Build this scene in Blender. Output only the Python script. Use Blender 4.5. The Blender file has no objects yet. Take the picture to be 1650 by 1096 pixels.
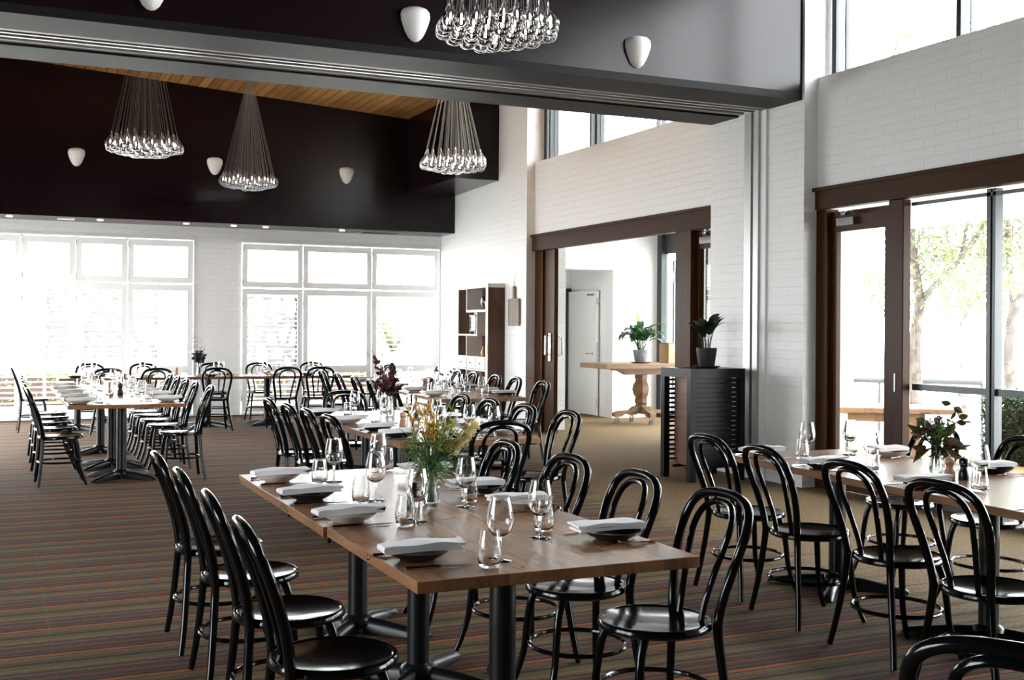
import bpy, math, random
from math import sin, cos, pi, radians as R, sqrt, atan2
from mathutils import Vector, Matrix
random.seed(7)
S = bpy.context.scene
COL = S.collection

# ------------------------------------------------------------------ camera, world, lights, exposure
cd = bpy.data.cameras.new('camera'); cam = bpy.data.objects.new('camera', cd); COL.objects.link(cam)
YAW, ROLL = 0.426601, 0.006868
fw = Vector((sin(YAW), cos(YAW), 0)); rt = Vector((cos(YAW), -sin(YAW), 0)); up = Vector((0, 0, 1))
r2 = rt * cos(ROLL) + up * sin(ROLL); u2 = r2.cross(fw)
M3 = Matrix((r2, u2, -fw)).transposed()
cam.matrix_world = Matrix.Translation((0, 0, 1.5)) @ M3.to_4x4()
cd.sensor_width = 36.0; cd.lens = 1832.53 / 1650 * 36.0
cd.shift_y = -20.72 / 1650
cd.clip_start = 0.05; cd.clip_end = 300
S.camera = cam
S.view_settings.view_transform = 'Standard'; S.view_settings.look = 'None'
S.view_settings.gamma = 1; S.view_settings.use_curve_mapping = False
S.view_settings.exposure = 0.72
WORLD_STRENGTH = 13.0
w = bpy.data.worlds.new('daylight'); S.world = w; w.use_nodes = True
bg = w.node_tree.nodes['Background']; bg.inputs[0].default_value = (0.95, 0.98, 1.0, 1); bg.inputs[1].default_value = WORLD_STRENGTH
cy = S.cycles
cy.use_denoising = True
cy.max_bounces = 12; cy.diffuse_bounces = 5; cy.glossy_bounces = 4; cy.transmission_bounces = 8; cy.transparent_max_bounces = 24
cy.caustics_reflective = False; cy.caustics_refractive = False; cy.sample_clamp_indirect = 8.0

def portal(name, loc, rot, sx, sy):
    l = bpy.data.lights.new(name, 'AREA'); l.shape = 'RECTANGLE'; l.size = sx; l.size_y = sy
    l.cycles.is_portal = True
    o = bpy.data.objects.new(name, l); o.location = loc; o.rotation_euler = rot; COL.objects.link(o)
portal('portal_high_front', (7.5, 4.9, 4.65), (0, R(90), 0), 1.5, 7.5)
portal('portal_glazing_front', (7.5, 4.9, 1.4), (0, R(90), 0), 2.6, 7.5)
portal('portal_high_back', (7.5, 12.5, 4.65), (0, R(90), 0), 1.5, 4.7)
portal('portal_foyer', (10.5, 14.8, 1.4), (0, R(90), 0), 2.8, 3.5)
portal('portal_back_left', (0.0, 19.35, 1.45), (R(-90), 0, 0), 6.0, 2.9)
portal('portal_added_left', (-2.35, 16.15, 1.45), (0, R(-90), 0), 2.9, 5.2)  # serves the window added in the back room's left wall
portal('portal_added_left_front', (-4.75, 3.9, 1.55), (0, R(-90), 0), 2.5, 4.0)  # serves the window added in the front room's left wall
portal('portal_back_right', (5.5, 19.35, 1.45), (R(-90), 0, 0), 3.6, 2.9)

# ------------------------------------------------------------------ materials
def mat(name, col=(.8, .8, .8), rough=.5, metal=0, spec=.5, coat=0, emis=None, estr=0, trans=0, ior=1.45):
    m = bpy.data.materials.new(name); m.use_nodes = True
    b = m.node_tree.nodes['Principled BSDF']
    b.inputs['Base Color'].default_value = (*col, 1); b.inputs['Roughness'].default_value = rough
    b.inputs['Metallic'].default_value = metal; b.inputs['Specular IOR Level'].default_value = spec
    b.inputs['Coat Weight'].default_value = coat; b.inputs['IOR'].default_value = ior
    b.inputs['Transmission Weight'].default_value = trans
    if emis: b.inputs['Emission Color'].default_value = (*emis, 1); b.inputs['Emission Strength'].default_value = estr
    return m
class NT:
    def __init__(s, m): s.t = m.node_tree; s.b = s.t.nodes['Principled BSDF']
    def n(s, ty, **k):
        x = s.t.nodes.new(ty)
        for a, v in k.items():
            if a.startswith('i_'): 
                key = a[2:]; x.inputs[int(key) if key.isdigit() else key.replace('_', ' ')].default_value = v
            else: setattr(x, a, v)
        return x
    def l(s, a, b): s.t.links.new(a, b)
    def math(s, op, a, b=None, c=None):
        x = s.n('ShaderNodeMath', operation=op)
        for i, v in enumerate((a, b, c)):
            if v is None: continue
            if hasattr(v, 'is_linked') or hasattr(v, 'links'): s.l(v, x.inputs[i])
            else: x.inputs[i].default_value = v
        return x.outputs[0]
    def mix(s, f, a, b):
        x = s.n('ShaderNodeMix', data_type='RGBA')
        for i, v in ((0, f), (6, a), (7, b)):
            if hasattr(v, 'links'): s.l(v, x.inputs[i])
            else: x.inputs[i].default_value = v if i == 0 else (*v, 1)
        return x.outputs[2]
    def ramp(s, f, stops, interp='LINEAR'):
        x = s.n('ShaderNodeValToRGB'); x.color_ramp.interpolation = interp
        e = x.color_ramp.elements
        while len(e) < len(stops): e.new(.5)
        for q, (p, c) in zip(e, stops): q.position = p; q.color = (*c, 1)
        s.l(f, x.inputs[0]); return x.outputs[0]

def brick_mat(name, col, bump=.6, rough=.55):
    m = mat(name, col, rough); t = NT(m)
    g = t.n('ShaderNodeNewGeometry'); sp = t.n('ShaderNodeSeparateXYZ'); t.l(g.outputs['Position'], sp.inputs[0])
    u = t.math('ADD', sp.outputs[0], sp.outputs[1])
    cb = t.n('ShaderNodeCombineXYZ'); t.l(u, cb.inputs[0]); t.l(sp.outputs[2], cb.inputs[1])
    nz = t.n('ShaderNodeTexNoise', i_Scale=9.0, i_Detail=3.0); t.l(g.outputs['Position'], nz.inputs['Vector'])
    vm = t.n('ShaderNodeVectorMath', operation='MULTIPLY_ADD'); t.l(nz.outputs['Color'], vm.inputs[0]); vm.inputs[1].default_value = (.016, .016, 0); t.l(cb.outputs[0], vm.inputs[2])
    br = t.n('ShaderNodeTexBrick', i_Scale=1.0, i_Mortar_Size=.005, i_Mortar_Smooth=.6, i_Brick_Width=.24, i_Row_Height=.087)
    t.l(vm.outputs[0], br.inputs['Vector'])
    nf = t.n('ShaderNodeTexNoise', i_Scale=30.0, i_Detail=5.0); t.l(g.outputs['Position'], nf.inputs['Vector'])
    nb = t.n('ShaderNodeTexNoise', i_Scale=3.0, i_Detail=2.0); t.l(g.outputs['Position'], nb.inputs['Vector'])
    mort = t.math('MULTIPLY', br.outputs['Fac'], t.math('MULTIPLY', nb.outputs['Fac'], 1.6))
    h = t.math('SUBTRACT', t.math('MULTIPLY', nf.outputs['Fac'], .22), mort)
    bp = t.n('ShaderNodeBump', i_Strength=bump, i_Distance=.006); t.l(h, bp.inputs['Height']); t.l(bp.outputs[0], t.b.inputs['Normal'])
    return m
def wood_mat(name, dark, light, plank=.12, axis=1, rough=.35, grain=1.0, coat=0, world=True, streak=True):
    # planks run along `axis` (1: y, 0: x, 2: z)
    m = mat(name, light, rough, coat=coat); t = NT(m)
    g = t.n('ShaderNodeNewGeometry') if world else t.n('ShaderNodeTexCoord')
    pos = g.outputs['Position'] if world else g.outputs['Object']
    sp = t.n('ShaderNodeSeparateXYZ'); t.l(pos, sp.inputs[0])
    across = sp.outputs[0] if axis in (1, 2) else sp.outputs[1]
    if axis == 2: across = t.math('ADD', sp.outputs[0], sp.outputs[1])
    idx = t.math('FLOOR', t.math('DIVIDE', across, plank))
    wn = t.n('ShaderNodeTexWhiteNoise', noise_dimensions='1D'); t.l(idx, wn.inputs['W'])
    sc = [22, 22, 22]; sc[axis] = 1.4
    mp = t.n('ShaderNodeMapping'); mp.inputs['Scale'].default_value = sc; t.l(pos, mp.inputs['Vector'])
    off = t.n('ShaderNodeCombineXYZ'); t.l(t.math('MULTIPLY', wn.outputs['Value'], 37.0), off.inputs[axis]); t.l(off.outputs[0], mp.inputs['Location'])
    nz = t.n('ShaderNodeTexNoise', i_Scale=1.0, i_Detail=5.0, i_Roughness=.6, i_Distortion=.6); t.l(mp.outputs[0], nz.inputs['Vector'])
    f = t.math('ADD', t.math('MULTIPLY', nz.outputs['Fac'], .75 * grain), t.math('MULTIPLY', wn.outputs['Value'], .42))
    c = t.ramp(f, [(.2, dark), (.75, light), (1.0, tuple(min(1, x * 1.25) for x in light))])
    if streak:
        sc2 = [9, 9, 9]; sc2[axis] = 2.2
        mp2 = t.n('ShaderNodeMapping'); mp2.inputs['Scale'].default_value = sc2; t.l(pos, mp2.inputs['Vector'])
        n2 = t.n('ShaderNodeTexNoise', i_Scale=1.3, i_Detail=3.0, i_Distortion=2.0); t.l(mp2.outputs[0], n2.inputs['Vector'])
        k = t.math('LESS_THAN', t.math('ABSOLUTE', t.math('SUBTRACT', n2.outputs['Fac'], .36)), .008)
        c = t.mix(t.math('MULTIPLY', k, .75), c, tuple(x * .25 for x in dark))
    t.l(c, t.b.inputs['Base Color'])
    return m
def speck(name, c1, c2, scale, rough=.9, bump=0):
    m = mat(name, c1, rough); t = NT(m)
    g = t.n('ShaderNodeTexCoord')
    nz = t.n('ShaderNodeTexNoise', i_Scale=scale, i_Detail=4.0); t.l(g.outputs['Object'], nz.inputs['Vector'])
    t.l(t.ramp(nz.outputs['Fac'], [(.35, c1), (.65, c2)]), t.b.inputs['Base Color'])
    if bump:
        bp = t.n('ShaderNodeBump', i_Strength=bump, i_Distance=.005); t.l(nz.outputs['Fac'], bp.inputs['Height']); t.l(bp.outputs[0], t.b.inputs['Normal'])
    return m
def thin_glass(name, tint=(1, 1, 1), blend=.25, edge=.5, rough=0.0):
    m = bpy.data.materials.new(name); m.use_nodes = True; t = m.node_tree
    for x in list(t.nodes): t.nodes.remove(x)
    o = t.nodes.new('ShaderNodeOutputMaterial'); a = t.nodes.new('ShaderNodeBsdfTransparent'); a.inputs[0].default_value = (*tint, 1)
    g = t.nodes.new('ShaderNodeBsdfGlossy'); g.inputs['Roughness'].default_value = rough
    lw = t.nodes.new('ShaderNodeLayerWeight'); lw.inputs[0].default_value = blend
    mx = t.nodes.new('ShaderNodeMixShader')
    mm = t.nodes.new('ShaderNodeMath'); mm.operation = 'MULTIPLY'; mm.inputs[1].default_value = edge
    t.links.new(lw.outputs['Fresnel'], mm.inputs[0]); t.links.new(mm.outputs[0], mx.inputs[0])
    t.links.new(a.outputs[0], mx.inputs[1]); t.links.new(g.outputs[0], mx.inputs[2]); t.links.new(mx.outputs[0], o.inputs[0])
    return m
def leaf_mat(name, c1, c2, scale=3, rough=.5):
    m = mat(name, c1, rough); t = NT(m)
    g = t.n('ShaderNodeNewGeometry')
    nz = t.n('ShaderNodeTexNoise', i_Scale=scale, i_Detail=2.0); t.l(g.outputs['Position'], nz.inputs['Vector'])
    t.l(t.ramp(nz.outputs['Fac'], [(.35, c1), (.65, c2)]), t.b.inputs['Base Color'])
    tr = t.n('ShaderNodeBsdfTranslucent'); t.l(t.ramp(nz.outputs['Fac'], [(.35, c1), (.65, c2)]), tr.inputs[0])
    mx = t.n('ShaderNodeMixShader', i_0=.35); o = t.t.nodes['Material Output']
    t.l(t.b.outputs[0], mx.inputs[1]); t.l(tr.outputs[0], mx.inputs[2]); t.l(mx.outputs[0], o.inputs[0])
    return m
def carpet_mat():
    m = mat('striped_carpet', (.2, .15, .1), .9, spec=.25); t = NT(m)
    g = t.n('ShaderNodeNewGeometry'); P = g.outputs['Position']; sp = t.n('ShaderNodeSeparateXYZ'); t.l(P, sp.inputs[0])
    wob = t.n('ShaderNodeTexNoise', i_Scale=1.0, i_Detail=3.0)
    mp = t.n('ShaderNodeMapping'); mp.inputs['Scale'].default_value = (9, 60, 1); t.l(P, mp.inputs['Vector']); t.l(mp.outputs[0], wob.inputs['Vector'])
    y = t.math('ADD', sp.outputs[1], t.math('MULTIPLY', t.math('SUBTRACT', wob.outputs['Fac'], .5), .018))
    fr = t.math('FRACT', t.math('DIVIDE', t.math('ADD', y, .16), .475))
    O = (.31, .068, .010); O2 = (.18, .042, .010); D = (.020, .016, .010); OL = (.085, .066, .020); PU = (.050, .024, .019); PA = (.15, .10, .06)
    stops = [(0, O), (.045, O), (.06, D), (.12, D), (.135, O2), (.155, D), (.22, PU), (.27, O2), (.285, PU), (.40, PU), (.43, PA), (.455, PU),
             (.50, D), (.515, O2), (.53, OL), (.60, PA), (.62, OL), (.72, OL), (.74, D), (.80, D), (.815, O), (.83, D), (.87, OL), (.93, OL), (.955, PA), (.97, D), (.985, D), (1.0, O)]
    c = t.ramp(fr, stops)
    mp2 = t.n('ShaderNodeMapping'); mp2.inputs['Scale'].default_value = (22, 150, 1); t.l(P, mp2.inputs['Vector'])
    st = t.n('ShaderNodeTexNoise', i_Scale=1.0, i_Detail=3.0, i_Roughness=.7); t.l(mp2.outputs[0], st.inputs['Vector'])
    c = t.mix(t.math('MULTIPLY', t.math('GREATER_THAN', st.outputs['Fac'], .64), .45), c, (.20, .155, .115))
    c = t.mix(t.math('MULTIPLY', t.math('LESS_THAN', st.outputs['Fac'], .40), .6), c, (.014, .012, .010))
    fine = t.n('ShaderNodeTexNoise', i_Scale=130.0, i_Detail=3.0, i_Roughness=.7); t.l(P, fine.inputs['Vector'])
    c = t.mix(t.math('MULTIPLY', t.math('SUBTRACT', fine.outputs['Fac'], .35), .55), c, (.11, .072, .045))
    # faint tile seams
    sx = t.math('LESS_THAN', t.math('ABSOLUTE', t.math('SUBTRACT', t.math('FRACT', t.math('DIVIDE', sp.outputs[0], .5)), .5)), .003)
    c = t.mix(t.math('MULTIPLY', sx, t.math('MULTIPLY', st.outputs['Fac'], .16)), c, (.4, .36, .3))
    # tan carpet on the walkway
    nt = t.n('ShaderNodeTexNoise', i_Scale=75.0, i_Detail=4.0, i_Roughness=.75); t.l(P, nt.inputs['Vector'])
    tan = t.ramp(nt.outputs['Fac'], [(.36, (.060, .036, .014)), (.5, (.165, .108, .050)), (.64, (.33, .23, .12))])
    mp3 = t.n('ShaderNodeMapping'); mp3.inputs['Scale'].default_value = (.5, 16, 1); t.l(P, mp3.inputs['Vector'])
    jag = t.n('ShaderNodeTexNoise', i_Scale=1.0, i_Detail=2.0); t.l(mp3.outputs[0], jag.inputs['Vector'])
    lim = t.math('ADD', 4.0, t.math('MULTIPLY', jag.outputs['Fac'], 1.3))
    lim = t.math('ADD', lim, t.math('MULTIPLY', t.math('MAXIMUM', t.math('SUBTRACT', sp.outputs[1], 9.0), 0.0), .35))
    k = t.n('ShaderNodeMapRange', i_1=-.1, i_2=.25); t.l(t.math('SUBTRACT', sp.outputs[0], lim), k.inputs[0])
    c = t.mix(k.outputs[0], c, tan)
    t.l(c, t.b.inputs['Base Color'])
    bp = t.n('ShaderNodeBump', i_Strength=.5, i_Distance=.004); t.l(fine.outputs['Fac'], bp.inputs['Height']); t.l(bp.outputs[0], t.b.inputs['Normal'])
    return m

M = {}
M['white_brick'] = brick_mat('white_painted_brick', (.79, .79, .785))
M['white'] = mat('white_paint', (.82, .82, .81), .5)
M['door_white'] = mat('white_door', (.84, .835, .82), .35)
M['purple'] = mat('aubergine_paint', (.0090, .0042, .0058), .22, spec=.28)
M['beam'] = mat('charcoal_beam', (.013, .012, .0125), .48, spec=.12)
M['track'] = mat('brushed_aluminium', (.55, .54, .52), .3, metal=1)
M['alu'] = mat('grey_aluminium', (.42, .42, .42), .4, metal=.6)
M['steel_frame'] = mat('dark_steel_frame', (.045, .05, .052), .35, metal=.3)
M['carpet'] = carpet_mat()
M['cedar'] = wood_mat('cedar_ceiling', (.30, .13, .035), (.66, .35, .11), plank=.15, axis=1, rough=.4, streak=False)
M['table'] = wood_mat('table_oak', (.10, .045, .020), (.25, .125, .060), plank=.11, axis=1, rough=.27)
M['table_x'] = wood_mat('table_oak_cross', (.10, .045, .020), (.25, .125, .060), plank=.085, axis=0, rough=.27)
M['edge'] = wood_mat('table_edge', (.12, .05, .02), (.24, .11, .05), plank=.3, axis=1, rough=.4, streak=False)
M['jarrah'] = wood_mat('dark_timber', (.016, .005, .001), (.052, .018, .004), plank=.5, axis=2, rough=.38, streak=False)
M['jarrah_h'] = wood_mat('dark_timber_header', (.016, .005, .001), (.052, .018, .004), plank=.5, axis=1, rough=.48, streak=False)
for k_ in ('jarrah', 'jarrah_h'): M[k_].node_tree.nodes['Principled BSDF'].inputs['Specular IOR Level'].default_value = .12
M['walnut'] = wood_mat('walnut_panel', (.030, .009, .003), (.095, .034, .012), plank=.12, axis=2, rough=.4, streak=False)
M['rustic'] = wood_mat('rustic_pine', (.07, .034, .015), (.22, .125, .062), plank=.2, axis=0, rough=.5)
M['pine'] = wood_mat('pale_pine', (.45, .27, .12), (.66, .44, .22), plank=.11, axis=0, rough=.5)
M['redwood'] = wood_mat('red_stained_boards', (.10, .035, .018), (.22, .085, .045), plank=.5, axis=1, rough=.45, streak=False)
M['board'] = wood_mat('weathered_board', (.10, .07, .05), (.33, .26, .21), plank=.05, axis=2, rough=.6)
M['black'] = mat('black_lacquer', (.0022, .0026, .003), .12, spec=.32)
M['blackmetal'] = mat('black_powdercoat', (.005, .0055, .006), .3, spec=.3)
M['cab'] = mat('black_stain', (.003, .004, .0045), .35, spec=.2)
M['foot'] = mat('worn_metal', (.45, .46, .48), .3, metal=1)
M['chrome'] = mat('polished_steel', (.75, .75, .76), .12, metal=1)
M['pl_dark'] = mat('dark_stoneware', (.012, .012, .014), .25)
M['pl_light'] = mat('cream_stoneware', (.62, .56, .49), .35)
M['linen'] = mat('white_linen', (.80, .79, .80), .8)
M['glass'] = mat('drinking_glass', (1, 1, 1), 0, trans=1, ior=1.42)
M['vase'] = thin_glass('vase_glass', (.93, .95, .93), .45, .85)
M['pane'] = thin_glass('window_glass', (.97, .98, .98), .12, .8)
M['drop'] = mat('pendant_glass', (1, 1, 1), 0, trans=1, ior=1.42)
M['lamp'] = mat('lamp_filament', (1, 1, 1), .5, emis=(1, .95, .88), estr=14)
M['cord'] = mat('pendant_wire', (.35, .33, .30), .4, metal=.7)
M['sconce'] = mat('white_plaster', (.80, .80, .78), .5)
M['milwood'] = mat('beech_mill', (.42, .25, .15), .35)
M['milblack'] = mat('black_mill', (.008, .008, .008), .25)
M['shutter'] = mat('white_shutter', (.85, .85, .84), .4)
M['concrete'] = speck('pale_paving', (.55, .53, .50), (.68, .66, .63), 4)
M['bark'] = speck('pale_bark', (.05, .038, .03), (.15, .13, .115), 7, bump=.6)
M['leaf'] = leaf_mat('tree_leaf', (.085, .115, .040), (.19, .22, .095))
M['hedge'] = leaf_mat('hedge_leaf', (.006, .014, .003), (.025, .045, .008), 12)
M['palm'] = leaf_mat('palm_leaf', (.12, .13, .08), (.22, .22, .14), 6)
M['grass'] = leaf_mat('garden_green', (.10, .22, .03), (.30, .42, .12), 4)
M['plant'] = leaf_mat('peace_lily_leaf', (.010, .045, .012), (.03, .10, .03), 14, .3)
M['plant2'] = leaf_mat('dark_plant_leaf', (.006, .016, .005), (.02, .04, .012), 14, .3)
M['spathe'] = mat('green_spathe', (.35, .50, .10), .5)
M['zinc'] = speck('grey_pot', (.16, .17, .18), (.26, .27, .28), 14, .6)
M['blackpot'] = mat('black_pot', (.014, .014, .015), .5)
M['saucer'] = mat('terracotta_saucer', (.16, .09, .06), .5)
M['needle'] = leaf_mat('needle_green', (.035, .10, .02), (.10, .20, .05), 30)
M['gold'] = leaf_mat('gold_leaf', (.42, .30, .03), (.55, .24, .02), 40)
M['lime'] = leaf_mat('lime_leaf', (.28, .30, .03), (.42, .40, .06), 40)
M['yellow'] = leaf_mat('yellow_blossom', (.62, .50, .16), (.75, .66, .34), 40)
M['twig'] = mat('dark_twig', (.05, .025, .018), .6)
M['burg'] = leaf_mat('burgundy_leaf', (.035, .008, .010), (.09, .02, .02), 30)
M['olive'] = leaf_mat('olive_leaf', (.020, .018, .005), (.065, .040, .014), 30)
M['magenta'] = leaf_mat('magenta_petal', (.30, .02, .18), (.48, .05, .30), 30)
M['stemg'] = leaf_mat('green_stem', (.05, .10, .02), (.12, .20, .05), 30)
M['darkflower'] = mat('dark_flower', (.02, .018, .025), .6)
M['lilac'] = leaf_mat('pale_sprig', (.42, .40, .36), (.60, .58, .56), 30)
M['grille'] = mat('dark_grille', (.03, .028, .03), .5)
M['dlight'] = mat('downlight_glow', (1, 1, 1), .5, emis=(1, .96, .9), estr=3)
M['amber'] = mat('amber_glass', (.45, .22, .03), .1)
M['jar'] = mat('smoked_glass', (.03, .03, .035), .1)
M['navy'] = mat('glazed_navy', (.02, .02, .035), .25)
M['candle'] = mat('cream_wax', (.75, .70, .60), .5)
M['candle_o'] = mat('orange_wax', (.50, .22, .08), .4)
M['drawer'] = mat('glare_pale_timber', (.60, .55, .50), .5)  # pale tone puts window glare on brown timber into the colour
M['rail'] = mat('gunmetal_rail', (.05, .055, .055), .4)
M['rubber'] = mat('grey_rubber', (.10, .10, .10), .6)
M['red'] = mat('red_brake', (.45, .03, .03), .4)
M['cream'] = mat('cream_label', (.8, .75, .62), .5)
M['exterior'] = mat('outside_render', (.78, .78, .76), .7)
M['letter'] = mat('worn_lettering', (.16, .15, .13), .4)
def screen_mat():
    m = mat('laser_cut_screen', (.16, .16, .16), .5); t = NT(m)
    g = t.n('ShaderNodeNewGeometry'); mp = t.n('ShaderNodeMapping'); mp.inputs['Scale'].default_value = (4.2, 4.2, 2.6); t.l(g.outputs['Position'], mp.inputs['Vector'])
    v = t.n('ShaderNodeTexVoronoi', feature='DISTANCE_TO_EDGE', i_Scale=1.0); t.l(mp.outputs[0], v.inputs['Vector'])
    k = t.math('GREATER_THAN', v.outputs['Distance'], .14)
    tr = t.n('ShaderNodeBsdfTransparent'); mx = t.n('ShaderNodeMixShader'); o = t.t.nodes['Material Output']
    t.l(k, mx.inputs[0]); t.l(t.b.outputs[0], mx.inputs[1]); t.l(tr.outputs[0], mx.inputs[2]); t.l(mx.outputs[0], o.inputs[0])
    return m
M['screen'] = screen_mat(); M['screen_pale'] = screen_mat(); M['screen_pale'].name = 'pale_cut_screen'; M['screen_pale'].node_tree.nodes['Principled BSDF'].inputs[0].default_value = (.27, .27, .27, 1)

# ------------------------------------------------------------------ mesh helpers
class MB:
    def __init__(s): s.v = []; s.f = []; s.mi = []; s.cur = 0
    def add(s, vs, fs):
        b = len(s.v); s.v += [tuple(q) for q in vs]; s.f += [tuple(b + i for i in f) for f in fs]; s.mi += [s.cur] * len(fs); return s
    def box(s, x0, x1, y0, y1, z0, z1, bev=0):
        if bev <= 0:
            return s.add([(x0,y0,z0),(x1,y0,z0),(x1,y1,z0),(x0,y1,z0),(x0,y0,z1),(x1,y0,z1),(x1,y1,z1),(x0,y1,z1)],
                         [(0,3,2,1),(4,5,6,7),(0,1,5,4),(1,2,6,5),(2,3,7,6),(3,0,4,7)])
        b = bev
        ring = lambda z, i: [(x0+i,y0+b,z),(x0+b,y0+i,z),(x1-b,y0+i,z),(x1-i,y0+b,z),(x1-i,y1-b,z),(x1-b,y1-i,z),(x0+b,y1-i,z),(x0+i,y1-b,z)]
        vs = ring(z0, b) + ring(z0+b, 0) + ring(z1-b, 0) + ring(z1, b)
        # collapse top/bottom rings inwards
        fs = [tuple(range(7, -1, -1)), tuple(range(24, 32))]
        for k in range(3):
            for i in range(8):
                j = (i+1) % 8; fs.append((k*8+i, k*8+j, k*8+8+j, k*8+8+i))
        return s.add(vs, fs)
    def prism(s, poly, h0, h1, axis=2):
        n = len(poly)
        def P(a, b, h): return {2: (a, b, h), 1: (a, h, b), 0: (h, a, b)}[axis]
        vs = [P(a, b, h0) for a, b in poly] + [P(a, b, h1) for a, b in poly]
        fs = [tuple(range(n-1, -1, -1)), tuple(range(n, 2*n))] + [(i, (i+1) % n, n+(i+1) % n, n+i) for i in range(n)]
        return s.add(vs, fs)
    def tube(s, pts, rad, n=10, closed=False, cap=True, ell=1.0):
        pts = [Vector(p) for p in pts]; k = len(pts)
        if not isinstance(rad, (list, tuple)): rad = [rad] * k
        tan = []
        for i in range(k):
            a = pts[(i-1) % k] if (closed or i > 0) else pts[i]; b = pts[(i+1) % k] if (closed or i < k-1) else pts[i]
            tan.append((b-a).normalized())
        nrm = tan[0].orthogonal().normalized(); vs = []; 
        for i in range(k):
            nrm = (nrm - tan[i]*nrm.dot(tan[i])).normalized() if (nrm - tan[i]*nrm.dot(tan[i])).length > 1e-6 else tan[i].orthogonal().normalized()
            bi = tan[i].cross(nrm)
            for j in range(n):
                a = 2*pi*j/n; vs.append(pts[i] + nrm*cos(a)*rad[i] + bi*sin(a)*rad[i]*ell)
        fs = []
        for i in range(k if closed else k-1):
            for j in range(n):
                a = i*n+j; b = i*n+(j+1) % n; c = ((i+1) % k)*n+(j+1) % n; d = ((i+1) % k)*n+j
                fs.append((a, b, c, d))
        if cap and not closed: fs += [tuple(range(n-1, -1, -1)), tuple((k-1)*n+j for j in range(n))]
        return s.add(vs, fs)
    def lathe(s, prof, n=24, c=(0, 0, 0), capb=True, capt=True):
        vs = []; 
        for r, z in prof:
            for j in range(n):
                a = 2*pi*j/n; vs.append((c[0]+r*cos(a), c[1]+r*sin(a), c[2]+z))
        fs = []
        for i in range(len(prof)-1):
            for j in range(n):
                fs.append((i*n+j, i*n+(j+1) % n, (i+1)*n+(j+1) % n, (i+1)*n+j))
        if capb and prof[0][0] > 1e-6: fs.append(tuple(range(n-1, -1, -1)))
        if capt and prof[-1][0] > 1e-6: fs.append(tuple((len(prof)-1)*n+j for j in range(n)))
        return s.add(vs, fs)
    def xf(s, mtx, start=0):
        s.v = s.v[:start] + [tuple(mtx @ Vector(q)) for q in s.v[start:]]; return s
    def mesh(s, name, mats, smooth=True, ang=40):
        me = bpy.data.meshes.new(name); me.from_pydata(s.v, [], s.f)
        for m in (mats if isinstance(mats, (list, tuple)) else [mats]): me.materials.append(m)
        me.polygons.foreach_set('material_index', s.mi)
        if smooth:
            me.polygons.foreach_set('use_smooth', [True]*len(me.polygons)); me.update()
            me.set_sharp_from_angle(angle=R(ang))
        me.update(); return me
    def build(s, name, mats, parent=None, loc=None, smooth=True, ang=40, **p):
        return link(name, s.mesh(name, mats, smooth, ang), parent, loc, **p)
def link(name, me, parent=None, loc=None, rz=0, **p):
    o = bpy.data.objects.new(name, me); COL.objects.link(o)
    if parent is not None: o.parent = parent
    if loc is not None: o.location = loc
    if rz: o.rotation_euler = (0, 0, rz)
    for a, b in p.items(): o[a] = b
    return o
def thing(name, label, cat, loc=(0, 0, 0), rz=0, group=None):
    o = link(name, None, None, loc, rz); o['label'] = label; o['category'] = cat
    if group: o['group'] = group
    return o
def tag(o, label, cat, group=None):
    o['label'] = label; o['category'] = cat
    if group: o['group'] = group
    return o
def dup(root, loc, rz, label, group=None):
    r = root.copy(); COL.objects.link(r); r.location = loc; r.rotation_euler = (0, 0, rz); r['label'] = label
    if group: r['group'] = group
    for ch in list(root.children):
        c = ch.copy(); COL.objects.link(c); c.parent = r
        for g in list(ch.children):
            d = g.copy(); COL.objects.link(d); d.parent = c
    return r
def struct(name, mb, m, parent=None, smooth=False):
    o = mb.build(name, m, parent, smooth=smooth)
    if parent is None: o['kind'] = 'structure'
    return o
def spline(P, seg=6, closed=False):
    P = [Vector(p) for p in P]; out = []; n = len(P)
    for i in range(n if closed else n-1):
        p0 = P[(i-1) % n] if (closed or i > 0) else P[0]*2-P[1]; p1 = P[i]; p2 = P[(i+1) % n]
        p3 = P[(i+2) % n] if (closed or i < n-2) else P[-1]*2-P[-2]
        for k in range(seg):
            t = k/seg; out.append(.5*((2*p1)+(-p0+p2)*t+(2*p0-5*p1+4*p2-p3)*t*t+(-p0+3*p1-3*p2+p3)*t**3))
    if not closed: out.append(P[-1])
    return out

# ------------------------------------------------------------------ room shell
BX0, FY0, CT = -4.5, -4.5, 5.9          # left wall, wall behind the camera, ceiling height of the front room
WX = 7.11; WT = .25                      # recessed right wall
RB = 19.1                                # back wall
LX = -2.1                                # the back room's left wall
struct('floor', MB().box(BX0-.2, 10.35, FY0-.2, 20.0, -.1, 0), M['carpet'])
wr = MB()
def wr_run(y0, y1, ztop=5.9):
    wr.box(WX, WX+WT, y0, y1, 2.835, 3.89); wr.box(WX, WX+WT, y0, y1, 5.35, ztop)
wr_run(1.2, 8.645); wr_run(10.18, 14.9)
wr.box(WX, WX+WT, FY0, 1.2, 0, 5.9)
struct('wall_right', wr, M['white_brick'])
struct('wall_right_pier', MB().box(6.95, 7.36, 8.645, 10.18, 0, 5.9), M['white_brick'])
struct('wall_right_back', MB().prism([(6.98, 14.87), (7.62, 14.87), (7.62, RB+.3), (7.27, RB+.3), (7.27, RB)], 0, 5.9), M['white_brick'])
wb = MB()
wb.box(LX-.2, 7.62, RB, RB+.25, 2.90, 3.4); wb.box(2.957, 3.73, RB, RB+.25, 0, 2.90); wb.box(LX-.2, -2.0, RB, RB+.25, 0, 2.9); wb.box(7.235, 7.62, RB, RB+.25, 0, 2.9)
struct('wall_back', wb, M['white_brick'])
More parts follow.
